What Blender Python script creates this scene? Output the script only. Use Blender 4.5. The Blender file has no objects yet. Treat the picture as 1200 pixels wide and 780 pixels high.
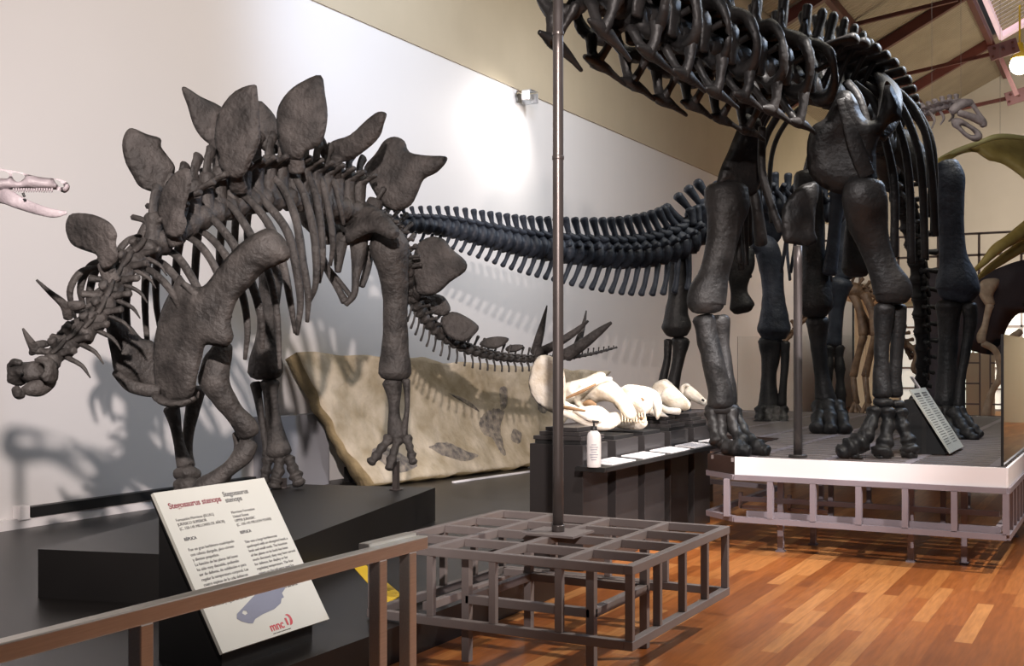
import bpy, bmesh, math, random
from mathutils import Vector, Matrix, noise
from mathutils.geometry import delaunay_2d_cdt, intersect_point_tri_2d
random.seed(7)
R = math.radians
SC = bpy.context.scene
COL = SC.collection
V = Vector

# ------------------------------------------------------------------ camera
F, TH, H, HY = 1350.0, R(28.4), 1.6, 419.0
cd = bpy.data.cameras.new('camera'); cam = bpy.data.objects.new('camera', cd); COL.objects.link(cam)
cd.sensor_width = 36; cd.lens = F * 36 / 1200; cd.shift_y = (HY - 390) / 1200; cd.clip_end = 200
cam.location = (0, 0, H); cam.rotation_euler = (R(90), 0, TH)
SC.camera = cam
CT, ST = math.cos(TH), math.sin(TH)

# ------------------------------------------------------------------ view, world, lights
SC.view_settings.view_transform = 'Standard'; SC.view_settings.look = 'None'
SC.view_settings.exposure = 0.0; SC.view_settings.gamma = 1.0; SC.view_settings.use_curve_mapping = False
w = bpy.data.worlds.new('world'); SC.world = w; w.use_nodes = True
w.node_tree.nodes['Background'].inputs[0].default_value = (0.80, 0.84, 1.0, 1)
w.node_tree.nodes['Background'].inputs[1].default_value = 0.035

def light(name, typ, loc, target, energy, col=(1, 1, 1), size=0.1, angle=60, blend=0.5, sy=None):
    l = bpy.data.lights.new(name, typ); l.energy = energy; l.color = col
    o = bpy.data.objects.new(name, l); COL.objects.link(o); o.location = loc
    o.rotation_euler = (V(target) - V(loc)).to_track_quat('-Z', 'Y').to_euler()
    if typ == 'SPOT': l.spot_size = R(angle); l.spot_blend = blend; l.shadow_soft_size = size
    elif typ == 'AREA':
        l.size = size
        if sy: l.shape = 'RECTANGLE'; l.size_y = sy
    return o
WARM = (1.0, 0.90, 0.84)
light('key_spot', 'SPOT', (1.0, -1.6, 4.5), (-7.6, 9.0, 2.6), 6700, (1, .875, .82), 0.09, 50, 0.95)
light('skull_spot', 'SPOT', (-0.6, 8.2, 5.6), (-3.8, 9.1, 1.0), 1700, (1, .93, .88), 0.06, 24, 0.5)
light('skull_spot_far', 'SPOT', (-1.0, 9.4, 5.8), (-3.8, 10.4, 1.0), 1200, (1, .93, .88), 0.06, 20, 0.5)
light('platform_spot', 'SPOT', (-0.9, 3.2, 6.2), (-1.7, 9.3, 0.7), 2100, (1, .92, .90), 0.10, 44, 0.9)
light('floor_spot', 'SPOT', (2.6, 9.0, 7.0), (-0.6, 7.0, 0), 2600, (1, .90, .80), 0.12, 66, 0.9)
light('wall_blue_wash', 'SPOT', (-3.5, 8.5, 7.6), (-8.1, 12.0, 5.0), 1500, (.60, .75, 1), 0.5, 62, 1.0)
light('far_wall_wash', 'SPOT', (-3.4, 13.5, 8.2), (-8.1, 18.0, 2.6), 1150, (.88, .92, 1), 0.4, 80, 1.0)
light('upper_wall_fill', 'AREA', (-2.0, 13, 9.2), (-8.1, 13, 7.0), 420, (1, .93, .80), 2.5, sy=9)  # added fill without a fixture, lifts the beige upper wall
light('pedestal_fill', 'SPOT', (2.6, 6.3, 4.2), (-3.63, 9.4, .45), 2600, (1, .93, .92), .15, 26, .8)  # added light with no lamp behind it, brightens the pedestal fronts
light('hall_back', 'AREA', (0, 30, 8), (0, 34, 0), 900, (1, .90, .78), 6)
light('rim_blue', 'SPOT', (1.2, 16.5, 8.0), (-2.6, 11.2, 3.2), 1500, (.55, .72, 1), .8, 50, .8)
light('fill_top', 'AREA', (-1.5, 4, 9.5), (-3.5, 8, 0), 90, (1, .95, .93), 5)

# ------------------------------------------------------------------ coordinates
def P(px, py, d):
    xc = (px - 600) / F
    return V((d * (xc * CT - ST), d * (xc * ST + CT), H + d * (HY - py) / F))
def PX(px, py, X):
    xc = (px - 600) / F; return P(px, py, X / (xc * CT - ST))
def PY(px, py, Y):
    xc = (px - 600) / F; return P(px, py, Y / (xc * ST + CT))
VIEW = V((-ST, CT, 0)); RIGHT = V((CT, ST, 0)); UP = V((0, 0, 1))

# ------------------------------------------------------------------ materials
def mat(name, c1, c2=None, scale=6, rough=.5, bump=0., metal=0., spec=.5, detail=5, bscale=None, stretch=None):
    m = bpy.data.materials.new(name); m.use_nodes = True; nt = m.node_tree; b = nt.nodes['Principled BSDF']
    b.inputs['Roughness'].default_value = rough; b.inputs['Metallic'].default_value = metal
    b.inputs['Specular IOR Level'].default_value = spec
    c2 = c2 or c1
    tc = nt.nodes.new('ShaderNodeTexCoord'); src = tc.outputs['Object']
    if stretch:
        mp = nt.nodes.new('ShaderNodeMapping'); mp.inputs['Scale'].default_value = stretch
        nt.links.new(src, mp.inputs[0]); src = mp.outputs[0]
    n = nt.nodes.new('ShaderNodeTexNoise'); n.inputs['Scale'].default_value = scale; n.inputs['Detail'].default_value = detail
    nt.links.new(src, n.inputs['Vector'])
    r = nt.nodes.new('ShaderNodeValToRGB'); r.color_ramp.elements[0].position = .34; r.color_ramp.elements[1].position = .68
    r.color_ramp.elements[0].color = (*c1, 1); r.color_ramp.elements[1].color = (*c2, 1)
    nt.links.new(n.outputs[0], r.inputs[0]); nt.links.new(r.outputs[0], b.inputs['Base Color'])
    if bump:
        n2 = nt.nodes.new('ShaderNodeTexNoise'); n2.inputs['Scale'].default_value = bscale or scale * 4; n2.inputs['Detail'].default_value = 6
        nt.links.new(src, n2.inputs['Vector'])
        bp = nt.nodes.new('ShaderNodeBump'); bp.inputs['Strength'].default_value = bump; bp.inputs['Distance'].default_value = .03
        nt.links.new(n2.outputs[0], bp.inputs['Height']); nt.links.new(bp.outputs[0], b.inputs['Normal'])
    return m
def emis(name, c, s):
    m = bpy.data.materials.new(name); m.use_nodes = True; b = m.node_tree.nodes['Principled BSDF']
    b.inputs['Base Color'].default_value = (*c, 1); b.inputs['Emission Color'].default_value = (*c, 1); b.inputs['Emission Strength'].default_value = s
    return m
def glass(name, tint=(.97, .98, .98)):
    m = bpy.data.materials.new(name); m.use_nodes = True; nt = m.node_tree; nt.nodes.clear()
    o = nt.nodes.new('ShaderNodeOutputMaterial'); mx = nt.nodes.new('ShaderNodeMixShader')
    t = nt.nodes.new('ShaderNodeBsdfTransparent'); t.inputs[0].default_value = (*tint, 1)
    g = nt.nodes.new('ShaderNodeBsdfGlossy'); g.inputs['Roughness'].default_value = .02
    fr = nt.nodes.new('ShaderNodeFresnel'); fr.inputs[0].default_value = 1.35
    nt.links.new(fr.outputs[0], mx.inputs[0]); nt.links.new(t.outputs[0], mx.inputs[1]); nt.links.new(g.outputs[0], mx.inputs[2])
    nt.links.new(mx.outputs[0], o.inputs[0]); return m
def wood_floor():
    m = bpy.data.materials.new('wood_boards'); m.use_nodes = True; nt = m.node_tree; b = nt.nodes['Principled BSDF']
    tc = nt.nodes.new('ShaderNodeTexCoord'); mp = nt.nodes.new('ShaderNodeMapping'); mp.inputs['Rotation'].default_value = (0, 0, R(90))
    nt.links.new(tc.outputs['Object'], mp.inputs[0])
    br = nt.nodes.new('ShaderNodeTexBrick'); br.offset = .37; br.inputs['Scale'].default_value = 1
    br.inputs['Brick Width'].default_value = 1.15; br.inputs['Row Height'].default_value = .10; br.inputs['Mortar Size'].default_value = .0015
    br.inputs['Color1'].default_value = (0, 0, 0, 1); br.inputs['Color2'].default_value = (1, 1, 1, 1); br.inputs['Mortar'].default_value = (.2, .2, .2, 1)
    nt.links.new(mp.outputs[0], br.inputs['Vector'])
    r = nt.nodes.new('ShaderNodeValToRGB'); e = r.color_ramp.elements
    e[0].color = (.27, .085, .022, 1); e[1].color = (.58, .26, .088, 1); e[1].position = 1
    k = e.new(.45); k.color = (.38, .125, .032, 1); k = e.new(.75); k.color = (.46, .18, .052, 1)
    nt.links.new(br.outputs['Color'], r.inputs[0])
    n = nt.nodes.new('ShaderNodeTexNoise'); n.inputs['Scale'].default_value = 5; n.inputs['Detail'].default_value = 6
    mp2 = nt.nodes.new('ShaderNodeMapping'); mp2.inputs['Scale'].default_value = (9, .7, 1); nt.links.new(tc.outputs['Object'], mp2.inputs[0]); nt.links.new(mp2.outputs[0], n.inputs['Vector'])
    mx = nt.nodes.new('ShaderNodeMix'); mx.data_type = 'RGBA'; mx.blend_type = 'MULTIPLY'; mx.inputs[0].default_value = .55
    r2 = nt.nodes.new('ShaderNodeValToRGB'); r2.color_ramp.elements[0].position = .3; r2.color_ramp.elements[0].color = (.45, .40, .38, 1); r2.color_ramp.elements[1].position = .65
    nt.links.new(n.outputs[0], r2.inputs[0]); nt.links.new(r.outputs[0], mx.inputs[6]); nt.links.new(r2.outputs[0], mx.inputs[7])
    nt.links.new(mx.outputs[2], b.inputs['Base Color']); b.inputs['Roughness'].default_value = .30; b.inputs['Specular IOR Level'].default_value = .28
    return m
def corrugated():
    m = mat('corrugated_roof', (.30, .25, .19), (.36, .30, .23), 2, .6); nt = m.node_tree; b = nt.nodes['Principled BSDF']
    tc = nt.nodes.new('ShaderNodeTexCoord'); wv = nt.nodes.new('ShaderNodeTexWave'); wv.bands_direction = 'Y'; wv.inputs['Scale'].default_value = 2.2
    nt.links.new(tc.outputs['Object'], wv.inputs['Vector'])
    bp = nt.nodes.new('ShaderNodeBump'); bp.inputs['Strength'].default_value = .5; bp.inputs['Distance'].default_value = .05
    nt.links.new(wv.outputs['Fac'], bp.inputs['Height']); nt.links.new(bp.outputs[0], b.inputs['Normal']); return m

M_STEG = mat('steg_bone', (.022, .0195, .0185), (.074, .066, .062), 7, .62, .55, bscale=30)
M_PLATE = mat('steg_plate_bone', (.022, .0195, .0185), (.082, .072, .068), 5, .68, .8, bscale=24)
M_DIPL = mat('black_bone', (.008, .008, .0085), (.024, .022, .0215), 5, .48, .28, spec=.35, bscale=26)
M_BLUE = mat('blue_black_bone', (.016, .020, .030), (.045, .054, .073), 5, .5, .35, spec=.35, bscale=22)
M_PALE = mat('cream_bone', (.70, .60, .45), (.92, .87, .78), 9, .55, .3)
M_PALE2 = mat('pale_jaw_bone', (.22, .19, .205), (.42, .37, .395), 8, .5, .3)
M_TAN = mat('tan_recess_shade', (.16, .085, .035), (.30, .18, .09), 9, .7)  # shade of the skull recesses as a tan colour
M_TOOTH = mat('tooth_enamel', (.75, .62, .42), (.9, .82, .68), 9, .4)
M_BROWN = mat('brown_bone', (.10, .055, .028), (.22, .13, .07), 8, .5, .4)
M_ELE = mat('elephant_bone', (.55, .42, .30), (.75, .62, .48), 8, .5, .3)
M_BLACK = mat('black_paint', (.010, .010, .010), (.014, .013, .013), 3, .5)
M_STAGE = mat('dark_stage_board', (.012, .0105, .010), (.016, .014, .0135), 1.2, .36)
M_PLINTH = mat('plinth_black', (.010, .009, .009), (.013, .012, .0115), 1.5, .40)
M_GREY = mat('grey_metal_paint', (.19, .165, .16), (.22, .19, .185), 4, .5)
M_FRAME = mat('platform_metal_paint', (.22, .19, .21), (.25, .215, .235), 4, .5)
M_POLE = mat('pole_metal', (.085, .072, .070), (.11, .095, .09), 3, .35, metal=.5)
M_STEEL = mat('brushed_steel', (.66, .64, .60), (.74, .72, .68), 8, .38, metal=.85, stretch=(20, 1, 20))
M_WHITEWALL = mat('white_wall_paint', (.67, .65, .645), (.69, .67, .665), .6, .62)
M_BEIGE = mat('beige_wall_paint', (.42, .355, .255), (.47, .40, .29), .8, .7)
M_BACK = mat('back_wall_paint', (.60, .55, .49), (.64, .59, .53), .7, .7)
M_WHITE = mat('white_board', (.80, .77, .77), (.84, .81, .81), 2, .5)
M_SIGN = mat('sign_card', (.56, .56, .50), (.60, .60, .54), 2, .45)
M_INK = mat('dark_ink', (.05, .045, .045)); M_RED = mat('red_ink', (.20, .018, .025)); M_REDL = mat('logo_red', (.5, .03, .04)); M_SIL = mat('grey_blue_ink', (.17, .18, .25), (.19, .2, .27), 3)
M_ROCK = mat('sandstone', (.36, .29, .19), (.62, .53, .41), 3.2, .85, .9, bscale=9)
M_ROCKMARK = mat('slate_marking', (.13, .115, .11), (.40, .34, .27), 14, .85, .6)
M_ROCKSIDE = mat('sandstone_side', (.22, .165, .085), (.38, .29, .16), 5, .9, .6)
M_SUPPORT = mat('grey_support_paint', (.30, .30, .33), (.33, .33, .36), 2, .6)
M_REDSTEEL = mat('red_oxide_steel', (.085, .018, .014), (.12, .026, .02), 3, .5)
M_PINKSTEEL = mat('pink_steel', (.20, .09, .10), (.25, .12, .13), 3, .5)
M_OLIVE = mat('olive_model_skin', (.30, .22, .06), (.42, .33, .11), 4, .5, .2)
M_SILH = mat('dark_silhouette_board', (.075, .062, .075), (.09, .075, .088), 3, .7)
M_YELLOW = mat('yellow_tape', (.75, .50, .02), (.8, .54, .03), 3, .5)
M_DECK = mat('deck_dark_metal', (.045, .043, .045), (.06, .057, .06), 4, .45)
M_GLASS = glass('clear_glass'); M_ACRYL = glass('acrylic', (.9, .92, .95))
M_EDGE = mat('dark_glass_edge', (.02, .02, .02), None, 3, .3)
M_BOTTLE = mat('white_plastic', (.78, .76, .75), (.8, .78, .77), 3, .35)
M_BLUEP = mat('blue_panel', (.12, .18, .32), None, 3, .5)
M_ROOM = mat('cream_room_wall', (.72, .66, .50), (.76, .70, .54), .7, .7)

# ------------------------------------------------------------------ object helpers
def thing(name, label, cat, loc=(0, 0, 0), group=None, kind=None):
    o = bpy.data.objects.new(name, None); COL.objects.link(o); o.location = loc; o.empty_display_size = .1
    o['label'] = label; o['category'] = cat
    if group: o['group'] = group
    if kind: o['kind'] = kind
    return o
REST = {}
def rootloc(o):
    l = V((0, 0, 0))
    while o is not None: l += o.location; o = o.parent
    return l
def obj(name, bm, m, parent=None, label=None, smooth=True, cat=None, group=None, kind=None, origin=None):
    off = rootloc(parent) if parent else (V(origin) if origin else V((0, 0, 0)))
    bmesh.ops.recalc_face_normals(bm, faces=bm.faces)
    r_ = parent
    while r_ is not None and r_.parent: r_ = r_.parent
    if r_ is not None and r_.name in REST:
        zr = REST[r_.name]
        for v in bm.verts:
            if v.co.z < zr: v.co.z = zr
    if off.length: bmesh.ops.translate(bm, verts=bm.verts, vec=-off)
    me = bpy.data.meshes.new(name); bm.to_mesh(me); bm.free()
    for mm in (m if isinstance(m, (list, tuple)) else [m]): me.materials.append(mm)
    if smooth:
        me.polygons.foreach_set('use_smooth', [True] * len(me.polygons))
    o = bpy.data.objects.new(name, me); COL.objects.link(o)
    if parent: o.parent = parent
    elif origin: o.location = origin
    if label: o['label'] = label
    if cat: o['category'] = cat
    if group: o['group'] = group
    if kind: o['kind'] = kind
    return o
def struct(name, bm, m, **k): return obj(name, bm, m, kind='structure', smooth=k.pop('smooth', False), **k)
NB = bmesh.new

def box(bm, lo, hi, bev=0.):
    return obox(bm, [(lo[i] + hi[i]) / 2 for i in range(3)], V((1, 0, 0)), V((0, 1, 0)), V((0, 0, 1)), [abs(hi[i] - lo[i]) / 2 for i in range(3)], bev)
def obox(bm, c, ax, ay, az, h, bev=0.):
    c = V(c); vs = []
    for sx in (-1, 1):
        for sy in (-1, 1):
            for sz in (-1, 1): vs.append(bm.verts.new(c + ax * h[0] * sx + ay * h[1] * sy + az * h[2] * sz))
    fs = [bm.faces.new([vs[i] for i in q]) for q in ((0, 1, 3, 2), (4, 6, 7, 5), (0, 4, 5, 1), (2, 3, 7, 6), (0, 2, 6, 4), (1, 5, 7, 3))]
    if bev:
        es = set(e for f in fs for e in f.edges)
        bmesh.ops.bevel(bm, geom=list(es), offset=bev, segments=2, affect='EDGES', profile=.5)
def bar(bm, a, b, w, h=None, up=UP, bev=0.):
    a, b = V(a), V(b); h = h or w; t = (b - a).normalized()
    s = t.cross(up)
    if s.length < 1e-4: s = t.cross(V((0, 1, 0)))
    s.normalize(); u = s.cross(t).normalized()
    obox(bm, (a + b) / 2, t, s, u, ((b - a).length / 2, w / 2, h / 2), bev)
def prism(bm, pts, z0, z1):
    lo = [bm.verts.new((p[0], p[1], z0)) for p in pts]; hi = [bm.verts.new((p[0], p[1], z1)) for p in pts]; n = len(pts)
    bm.faces.new(lo); bm.faces.new(hi)
    for i in range(n): bm.faces.new((lo[i], lo[(i + 1) % n], hi[(i + 1) % n], hi[i]))

def cr(pts, n=5, closed=False):
    """Catmull-Rom through tuples or vectors"""
    pts = [tuple(p) for p in pts]; m = len(pts); out = []
    if m == 2 and not closed: n = max(n, 2)
    segs = m if closed else m - 1
    for i in range(segs):
        if closed: a, b, c, d = pts[(i - 1) % m], pts[i], pts[(i + 1) % m], pts[(i + 2) % m]
        else:
            b, c = pts[i], pts[i + 1]
            a = pts[i - 1] if i else tuple(2 * x - y for x, y in zip(b, c))
            d = pts[i + 2] if i + 2 < m else tuple(2 * y - x for x, y in zip(b, c))
        for k in range(n):
            t = k / n
            out.append(tuple(.5 * (2 * q + (r - p) * t + (2 * p - 5 * q + 4 * r - s) * t * t + (3 * q - p - 3 * r + s) * t ** 3) for p, q, r, s in zip(a, b, c, d)))
    if not closed: out.append(pts[-1])
    return out

def sweep(bm, pts, ra, rb=None, nrm=None, seg=10, n=5, rough=.06, freq=14., round_=True, closed=False):
    """smooth tube: pts vectors, ra = half width list (or number), rb = half thickness along nrm"""
    m = len(pts)
    if not hasattr(ra, '__len__'): ra = [ra] * m
    if rb is None: rb = ra
    elif not hasattr(rb, '__len__'): rb = [rb] * m
    sm = cr([(*p, a, b) for p, a, b in zip(pts, ra, rb)], n, closed)
    C = [V(s[:3]) for s in sm]; A = [max(s[3], .0008) for s in sm]; B = [max(s[4], .0008) for s in sm]; K = len(C)
    T = [(C[(i + 1) % K] - C[i - 1] if closed else C[min(i + 1, K - 1)] - C[max(i - 1, 0)]).normalized() for i in range(K)]
    if round_ and not closed:       # domed ends
        for end in (0, -1):
            r = min(A[end], B[end]); t = T[end] * (-1 if end == 0 else 1)
            for f, s in ((.34, .82), (.52, .5)):
                c = C[0 if end == 0 else -1] if f == .34 else base
                if f == .34: base = c; a0, b0 = A[end], B[end]
                q = base + t * r * f
                if end == 0: C.insert(0, q); A.insert(0, a0 * s); B.insert(0, b0 * s); T.insert(0, T[0])
                else: C.append(q); A.append(a0 * s); B.append(b0 * s); T.append(T[-1])
        K = len(C)
    ref = V(nrm) if nrm is not None else None
    if ref is None:
        ref = UP if abs(T[0].dot(UP)) < .9 else V((0, 1, 0))
    rings = []
    for i in range(K):
        s = T[i].cross(ref)
        if s.length < .05: s = T[i].cross(V((.3, .9, .2)))
        s.normalize(); u = s.cross(T[i]).normalized()
        if nrm is None: ref = u
        ring = []
        for j in range(seg):
            g = 2 * math.pi * j / seg
            off = s * math.cos(g) * A[i] + u * math.sin(g) * B[i]
            k = 1 + (rough * noise.noise((C[i] + off) * freq) if rough else 0)
            ring.append(bm.verts.new(C[i] + off * k))
        rings.append(ring)
    for i in range(K if closed else K - 1):
        a, b = rings[i], rings[(i + 1) % K]
        for j in range(seg): bm.faces.new((a[j], a[(j + 1) % seg], b[(j + 1) % seg], b[j]))
    if not closed: bm.faces.new(rings[0]); bm.faces.new(rings[-1])

def bone(parent, name, pp, m, flat=.75, label=None, seg=12, n=5, rough=.07, freq=9.):
    """long bone through (px, py, depth, half width px)"""
    bm = NB(); pts = [P(a, b, d) for a, b, d, _ in pp]; ra = [wd * d / F for _, _, d, wd in pp]
    sweep(bm, pts, ra, [r * flat for r in ra], VIEW, seg, n, rough, freq)
    return obj(name, bm, m, parent, label)
def bones(parent, name, lst, m, flat=.75, label=None, seg=10):
    """several rods that make one part"""
    bm = NB()
    for pp in lst:
        ra = [wd * d / F for _, _, d, wd in pp]
        sweep(bm, [P(a, b, d) for a, b, d, _ in pp], ra, [r * flat for r in ra], VIEW, seg, 4, .07, 12)
    return obj(name, bm, m, parent, label)

def inside(p, poly):
    c = False; n = len(poly); x, y = p
    for i in range(n):
        x1, y1 = poly[i]; x2, y2 = poly[i - 1]
        if (y1 > y) != (y2 > y) and x < (x2 - x1) * (y - y1) / (y2 - y1) + x1: c = not c
    return c
def dist_seg(p, a, b):
    ax, ay = a; dx, dy = b[0] - ax, b[1] - ay; L = dx * dx + dy * dy
    t = 0 if L < 1e-12 else max(0, min(1, ((p[0] - ax) * dx + (p[1] - ay) * dy) / L))
    return math.hypot(p[0] - ax - t * dx, p[1] - ay - t * dy)
def slab_bm(bm, loops, O, U, W, N, thick, ew, step, bend=None, relief=0., rfreq=8.):
    """inflated flat bone from outline loops (first outer, rest holes) in (u,v) metres"""
    vs = []; es = []
    for lp in loops:
        b = len(vs); vs += [V((x, y)) for x, y in lp]; es += [(b + i, b + (i + 1) % len(lp)) for i in range(len(lp))]
    xs = [v[0] for v in loops[0]]; ys = [v[1] for v in loops[0]]
    y = min(ys) + step / 2; row = 0
    def edge_d(p): return min(dist_seg(p, lp[i], lp[(i + 1) % len(lp)]) for lp in loops for i in range(len(lp)))
    ok = lambda p: inside(p, loops[0]) and not any(inside(p, h) for h in loops[1:])
    while y < max(ys):
        x = min(xs) + (step / 2 if row % 2 else 0)
        while x < max(xs):
            if ok((x, y)) and edge_d((x, y)) > step * .45: vs.append(V((x, y)))
            x += step
        y += step * .87; row += 1
    res = delaunay_2d_cdt(vs, es, [], 0, 1e-6); v2, faces = res[0], res[2]
    F2, B2 = [], []
    for v in v2:
        d = edge_d((v[0], v[1])); q = min(d / ew, 1); h = thick / 2 * math.sqrt(max(0, 1 - (1 - q) ** 2))
        base = O + U * v[0] + W * v[1]
        if bend: base = base + N * bend(v[0], v[1])
        rz = relief * noise.noise(base * rfreq) * q if relief else 0
        if d < 1e-5:
            a = bm.verts.new(base); F2.append(a); B2.append(a)
        else:
            F2.append(bm.verts.new(base + N * (h + rz))); B2.append(bm.verts.new(base - N * (h - rz * .5)))
    for f in faces:
        c = sum((v2[i] for i in f), V((0, 0))) / len(f)
        if not ok((c[0], c[1])): continue
        for L, rev in ((F2, 0), (B2, 1)):
            q = [L[i] for i in f]
            if len(set(q)) == 3:
                try: bm.faces.new(q[::-1] if rev else q)
                except ValueError: pass
def plate(parent, name, px, d, m, thick=.05, yaw=0, pitch=0, ew=None, holes=(), smooth_n=3, label=None, bend=None, relief=.012, step=None, rfreq=8., **k):
    """flat bone: outline traced in px on a plane through its centre at depth d, turned by yaw / pitch"""
    cx = sum(p[0] for p in px) / len(px); cy = sum(p[1] for p in px) / len(px); O = P(cx, cy, d)
    N = -VIEW.copy(); N.rotate(Matrix.Rotation(R(yaw), 3, 'Z'))
    U = UP.cross(N).normalized(); N.rotate(Matrix.Rotation(R(pitch), 3, U)); W = N.cross(U).normalized()
    def uv(p):
        cpos = V((0, 0, H)); r = P(p[0], p[1], 1) - cpos
        t = (O - cpos).dot(N) / r.dot(N); q = cpos + r * t - O
        return (q.dot(U), q.dot(W))
    loops = [cr([uv(p) for p in lp], smooth_n, True) for lp in [px] + list(holes)]
    xs = [v[0] for v in loops[0]]; ys = [v[1] for v in loops[0]]; sz = max(max(xs) - min(xs), max(ys) - min(ys))
    mn = min(max(xs) - min(xs), max(ys) - min(ys))
    bm = NB(); slab_bm(bm, loops, O, U, W, N, thick, ew or mn * .22, step or sz / 16, bend, relief, rfreq)
    return obj(name, bm, m, parent, label, **k)

def vertebra_bm(bm, p, T, U, r, L, sp=(.2, .05, .02), lean=.3, tp=(.15, .02), tpy=.6, zy=.6, seg=8):
    """centrum, neural spine (height, half length, half thickness), transverse processes, articular knobs"""
    T = T.normalized(); S = T.cross(U).normalized(); U = S.cross(T).normalized()
    sweep(bm, [p - T * L / 2, p - T * L * .2, p + T * L * .2, p + T * L / 2], [r, r * .78, r * .78, r], [r * 1.05, r * .8, r * .8, r * 1.05], U, seg + 2, 2, .08, 18)
    h, wl, wt = sp
    if h > 0:
        b = p + U * r * .7; t = p + U * (r + h) - T * lean * h
        sweep(bm, [b, b.lerp(t, .5), b.lerp(t, .9), t], [wl * 1.0, wl * .72, wl * .95, wl * .9], [wt * 1.2, wt, wt * 1.6, wt * 1.8], S, seg, 2, .12, 20)
    if tp[0] > 0:
        for s in (-1, 1):
            a = p + U * r * tpy + S * s * r * .5; e = a + S * s * tp[0] + U * tp[0] * .25 - T * tp[0] * .15
            sweep(bm, [a, a.lerp(e, .55), e], [tp[1] * 1.6, tp[1], tp[1] * 1.1], [tp[1] * 1.1, tp[1] * .8, tp[1]], U, 6, 2, .1, 20)
    if zy > 0:
        for s in (-1, 1):
            a = p + U * r * 1.0 + S * s * r * .35
            sweep(bm, [a - T * L * zy, a, a + T * L * zy + U * r * .2], [r * .22, r * .26, r * .2], None, None, 6, 2, .1, 20)
def toe(parent, q, m, rough=.2):
    c = cr(q, 4); K = len(c) - 1; out = []
    for i, (x, y, d, wd) in enumerate(c): out.append((x, y, d, wd * (1.08 if i % 4 == 0 else (.80 if i % 4 == 2 else .92))))
    return bone(parent, 'toe', out, m, 1, rough=rough, freq=22, n=2)
def path_frames(pts, n, k=0.):
    """resample a polyline smoothly into n points with tangents"""
    c = [V(x[:3]) for x in cr(pts, 12)]
    acc = [0.]
    for i in range(1, len(c)): acc.append(acc[-1] + (c[i] - c[i - 1]).length)
    out = []
    for q_ in range(n):
        u_ = (q_ + .5) / n; s = acc[-1] * (u_ * (1 + k) - k * u_ * u_); i = max(j for j in range(len(acc)) if acc[j] <= s); i = min(i, len(c) - 2)
        f = (s - acc[i]) / max(acc[i + 1] - acc[i], 1e-6)
        out.append((c[i].lerp(c[i + 1], f), (c[min(i + 2, len(c) - 1)] - c[max(i - 1, 0)]).normalized()))
    return out, acc[-1]
def textmesh(body, size, O, U, W, N, m, parent, name='lettering', bold=0., align='LEFT', depth=.0006, spacing=1., shear=0.):
    cu = bpy.data.curves.new('lettering_curve', 'FONT'); cu.body = body; cu.size = size; cu.extrude = depth; cu.offset = bold; cu.align_x = align
    cu.space_line = spacing; cu.shear = shear
    tmp = bpy.data.objects.new('lettering_tmp', cu); COL.objects.link(tmp)
    me = bpy.data.meshes.new_from_object(tmp.evaluated_get(bpy.context.evaluated_depsgraph_get()))
    bpy.data.objects.remove(tmp); bpy.data.curves.remove(cu)
    bm = NB(); bm.from_mesh(me); bpy.data.meshes.remove(me)
    for v in bm.verts: v.co = O + U * v.co.x + W * v.co.y + N * (v.co.z + depth)
    return obj(name, bm, m, parent, smooth=False)
# ------------------------------------------------------------------ room
bm = NB(); box(bm, (-8.6, -2, -.1), (10, 42, 0)); struct('floor', bm, wood_floor())
bm = NB(); box(bm, (-8.4, -2, 0), (-8.15, 42, 5.62)); struct('wall_left', bm, M_WHITEWALL)
bm = NB(); box(bm, (-8.4, -2, 5.62), (-8.13, 42, 8.7)); struct('wall_upper', bm, M_BEIGE)
bm = NB(); box(bm, (-8.4, 40, 0), (10, 40.3, 14)); struct('wall_back', bm, M_BACK)
rz = lambda X: 8.5 + .5 * (X + 8.1)
bm = NB()
def roofpanel(x0, x1, y0, y1):
    v = [bm.verts.new(q) for q in ((x0, y0, rz(x0)), (x1, y0, rz(x1)), (x1, y1, rz(x1)), (x0, y1, rz(x0)), (x0, y0, rz(x0) + .12), (x1, y0, rz(x1) + .12), (x1, y1, rz(x1) + .12), (x0, y1, rz(x0) + .12))]
    for q in ((0, 1, 2, 3), (4, 5, 6, 7), (0, 1, 5, 4), (1, 2, 6, 5), (2, 3, 7, 6), (3, 0, 4, 7)): bm.faces.new([v[i] for i in q])
roofpanel(-8.4, -3.6, -2, 40.2); roofpanel(-3.6, 2, 35.7, 40.2)
struct('ceiling', bm, corrugated())
# skylight beyond the upper purlin
sk = thing('skylight', 'bright ribbed skylight strip in the sloping roof', 'skylight', (-2.2, 31, rz(-2.2)), kind='structure')
bm = NB(); roofpanel(-3.3, -.4, 26.5, 35.4); obj('glazing', bm, emis('skylight_glow', (.72, .70, .80), .75), sk, smooth=False)
bm = NB()
for k in range(26): bar(bm, (-3.3, 26.6 + k * .34, rz(-3.3) - .06), (-.4, 26.6 + k * .34, rz(-.4) - .06), .15, .05)
obj('glazing_bars', bm, M_BEIGE, sk, smooth=False)
bm = NB(); bar(bm, (-3.35, 26.4, rz(-3.35) - .1), (-3.35, 35.6, rz(-3.35) - .1), .12, .2); bar(bm, (-3.4, 35.5, rz(-3.4) - .1), (-.3, 35.5, rz(-.3) - .1), .25, .2)
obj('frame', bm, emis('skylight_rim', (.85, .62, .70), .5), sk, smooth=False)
n = 0
for Y in (19.6, 25, 30.3, 35.4):
    bm = NB(); bar(bm, (-8.1, Y, rz(-8.1) - .22), (-3.55, Y, rz(-3.55) - .15), .15, .26); struct('beam.%03d' % n, bm, M_REDSTEEL); n += 1
for X in (-5.9, -3.63):
    bm = NB(); bar(bm, (X, 4, rz(X) - .14), (X, 39.9, rz(X) - .12), .14, .2); struct('beam.%03d' % n, bm, M_REDSTEEL); n += 1
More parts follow.
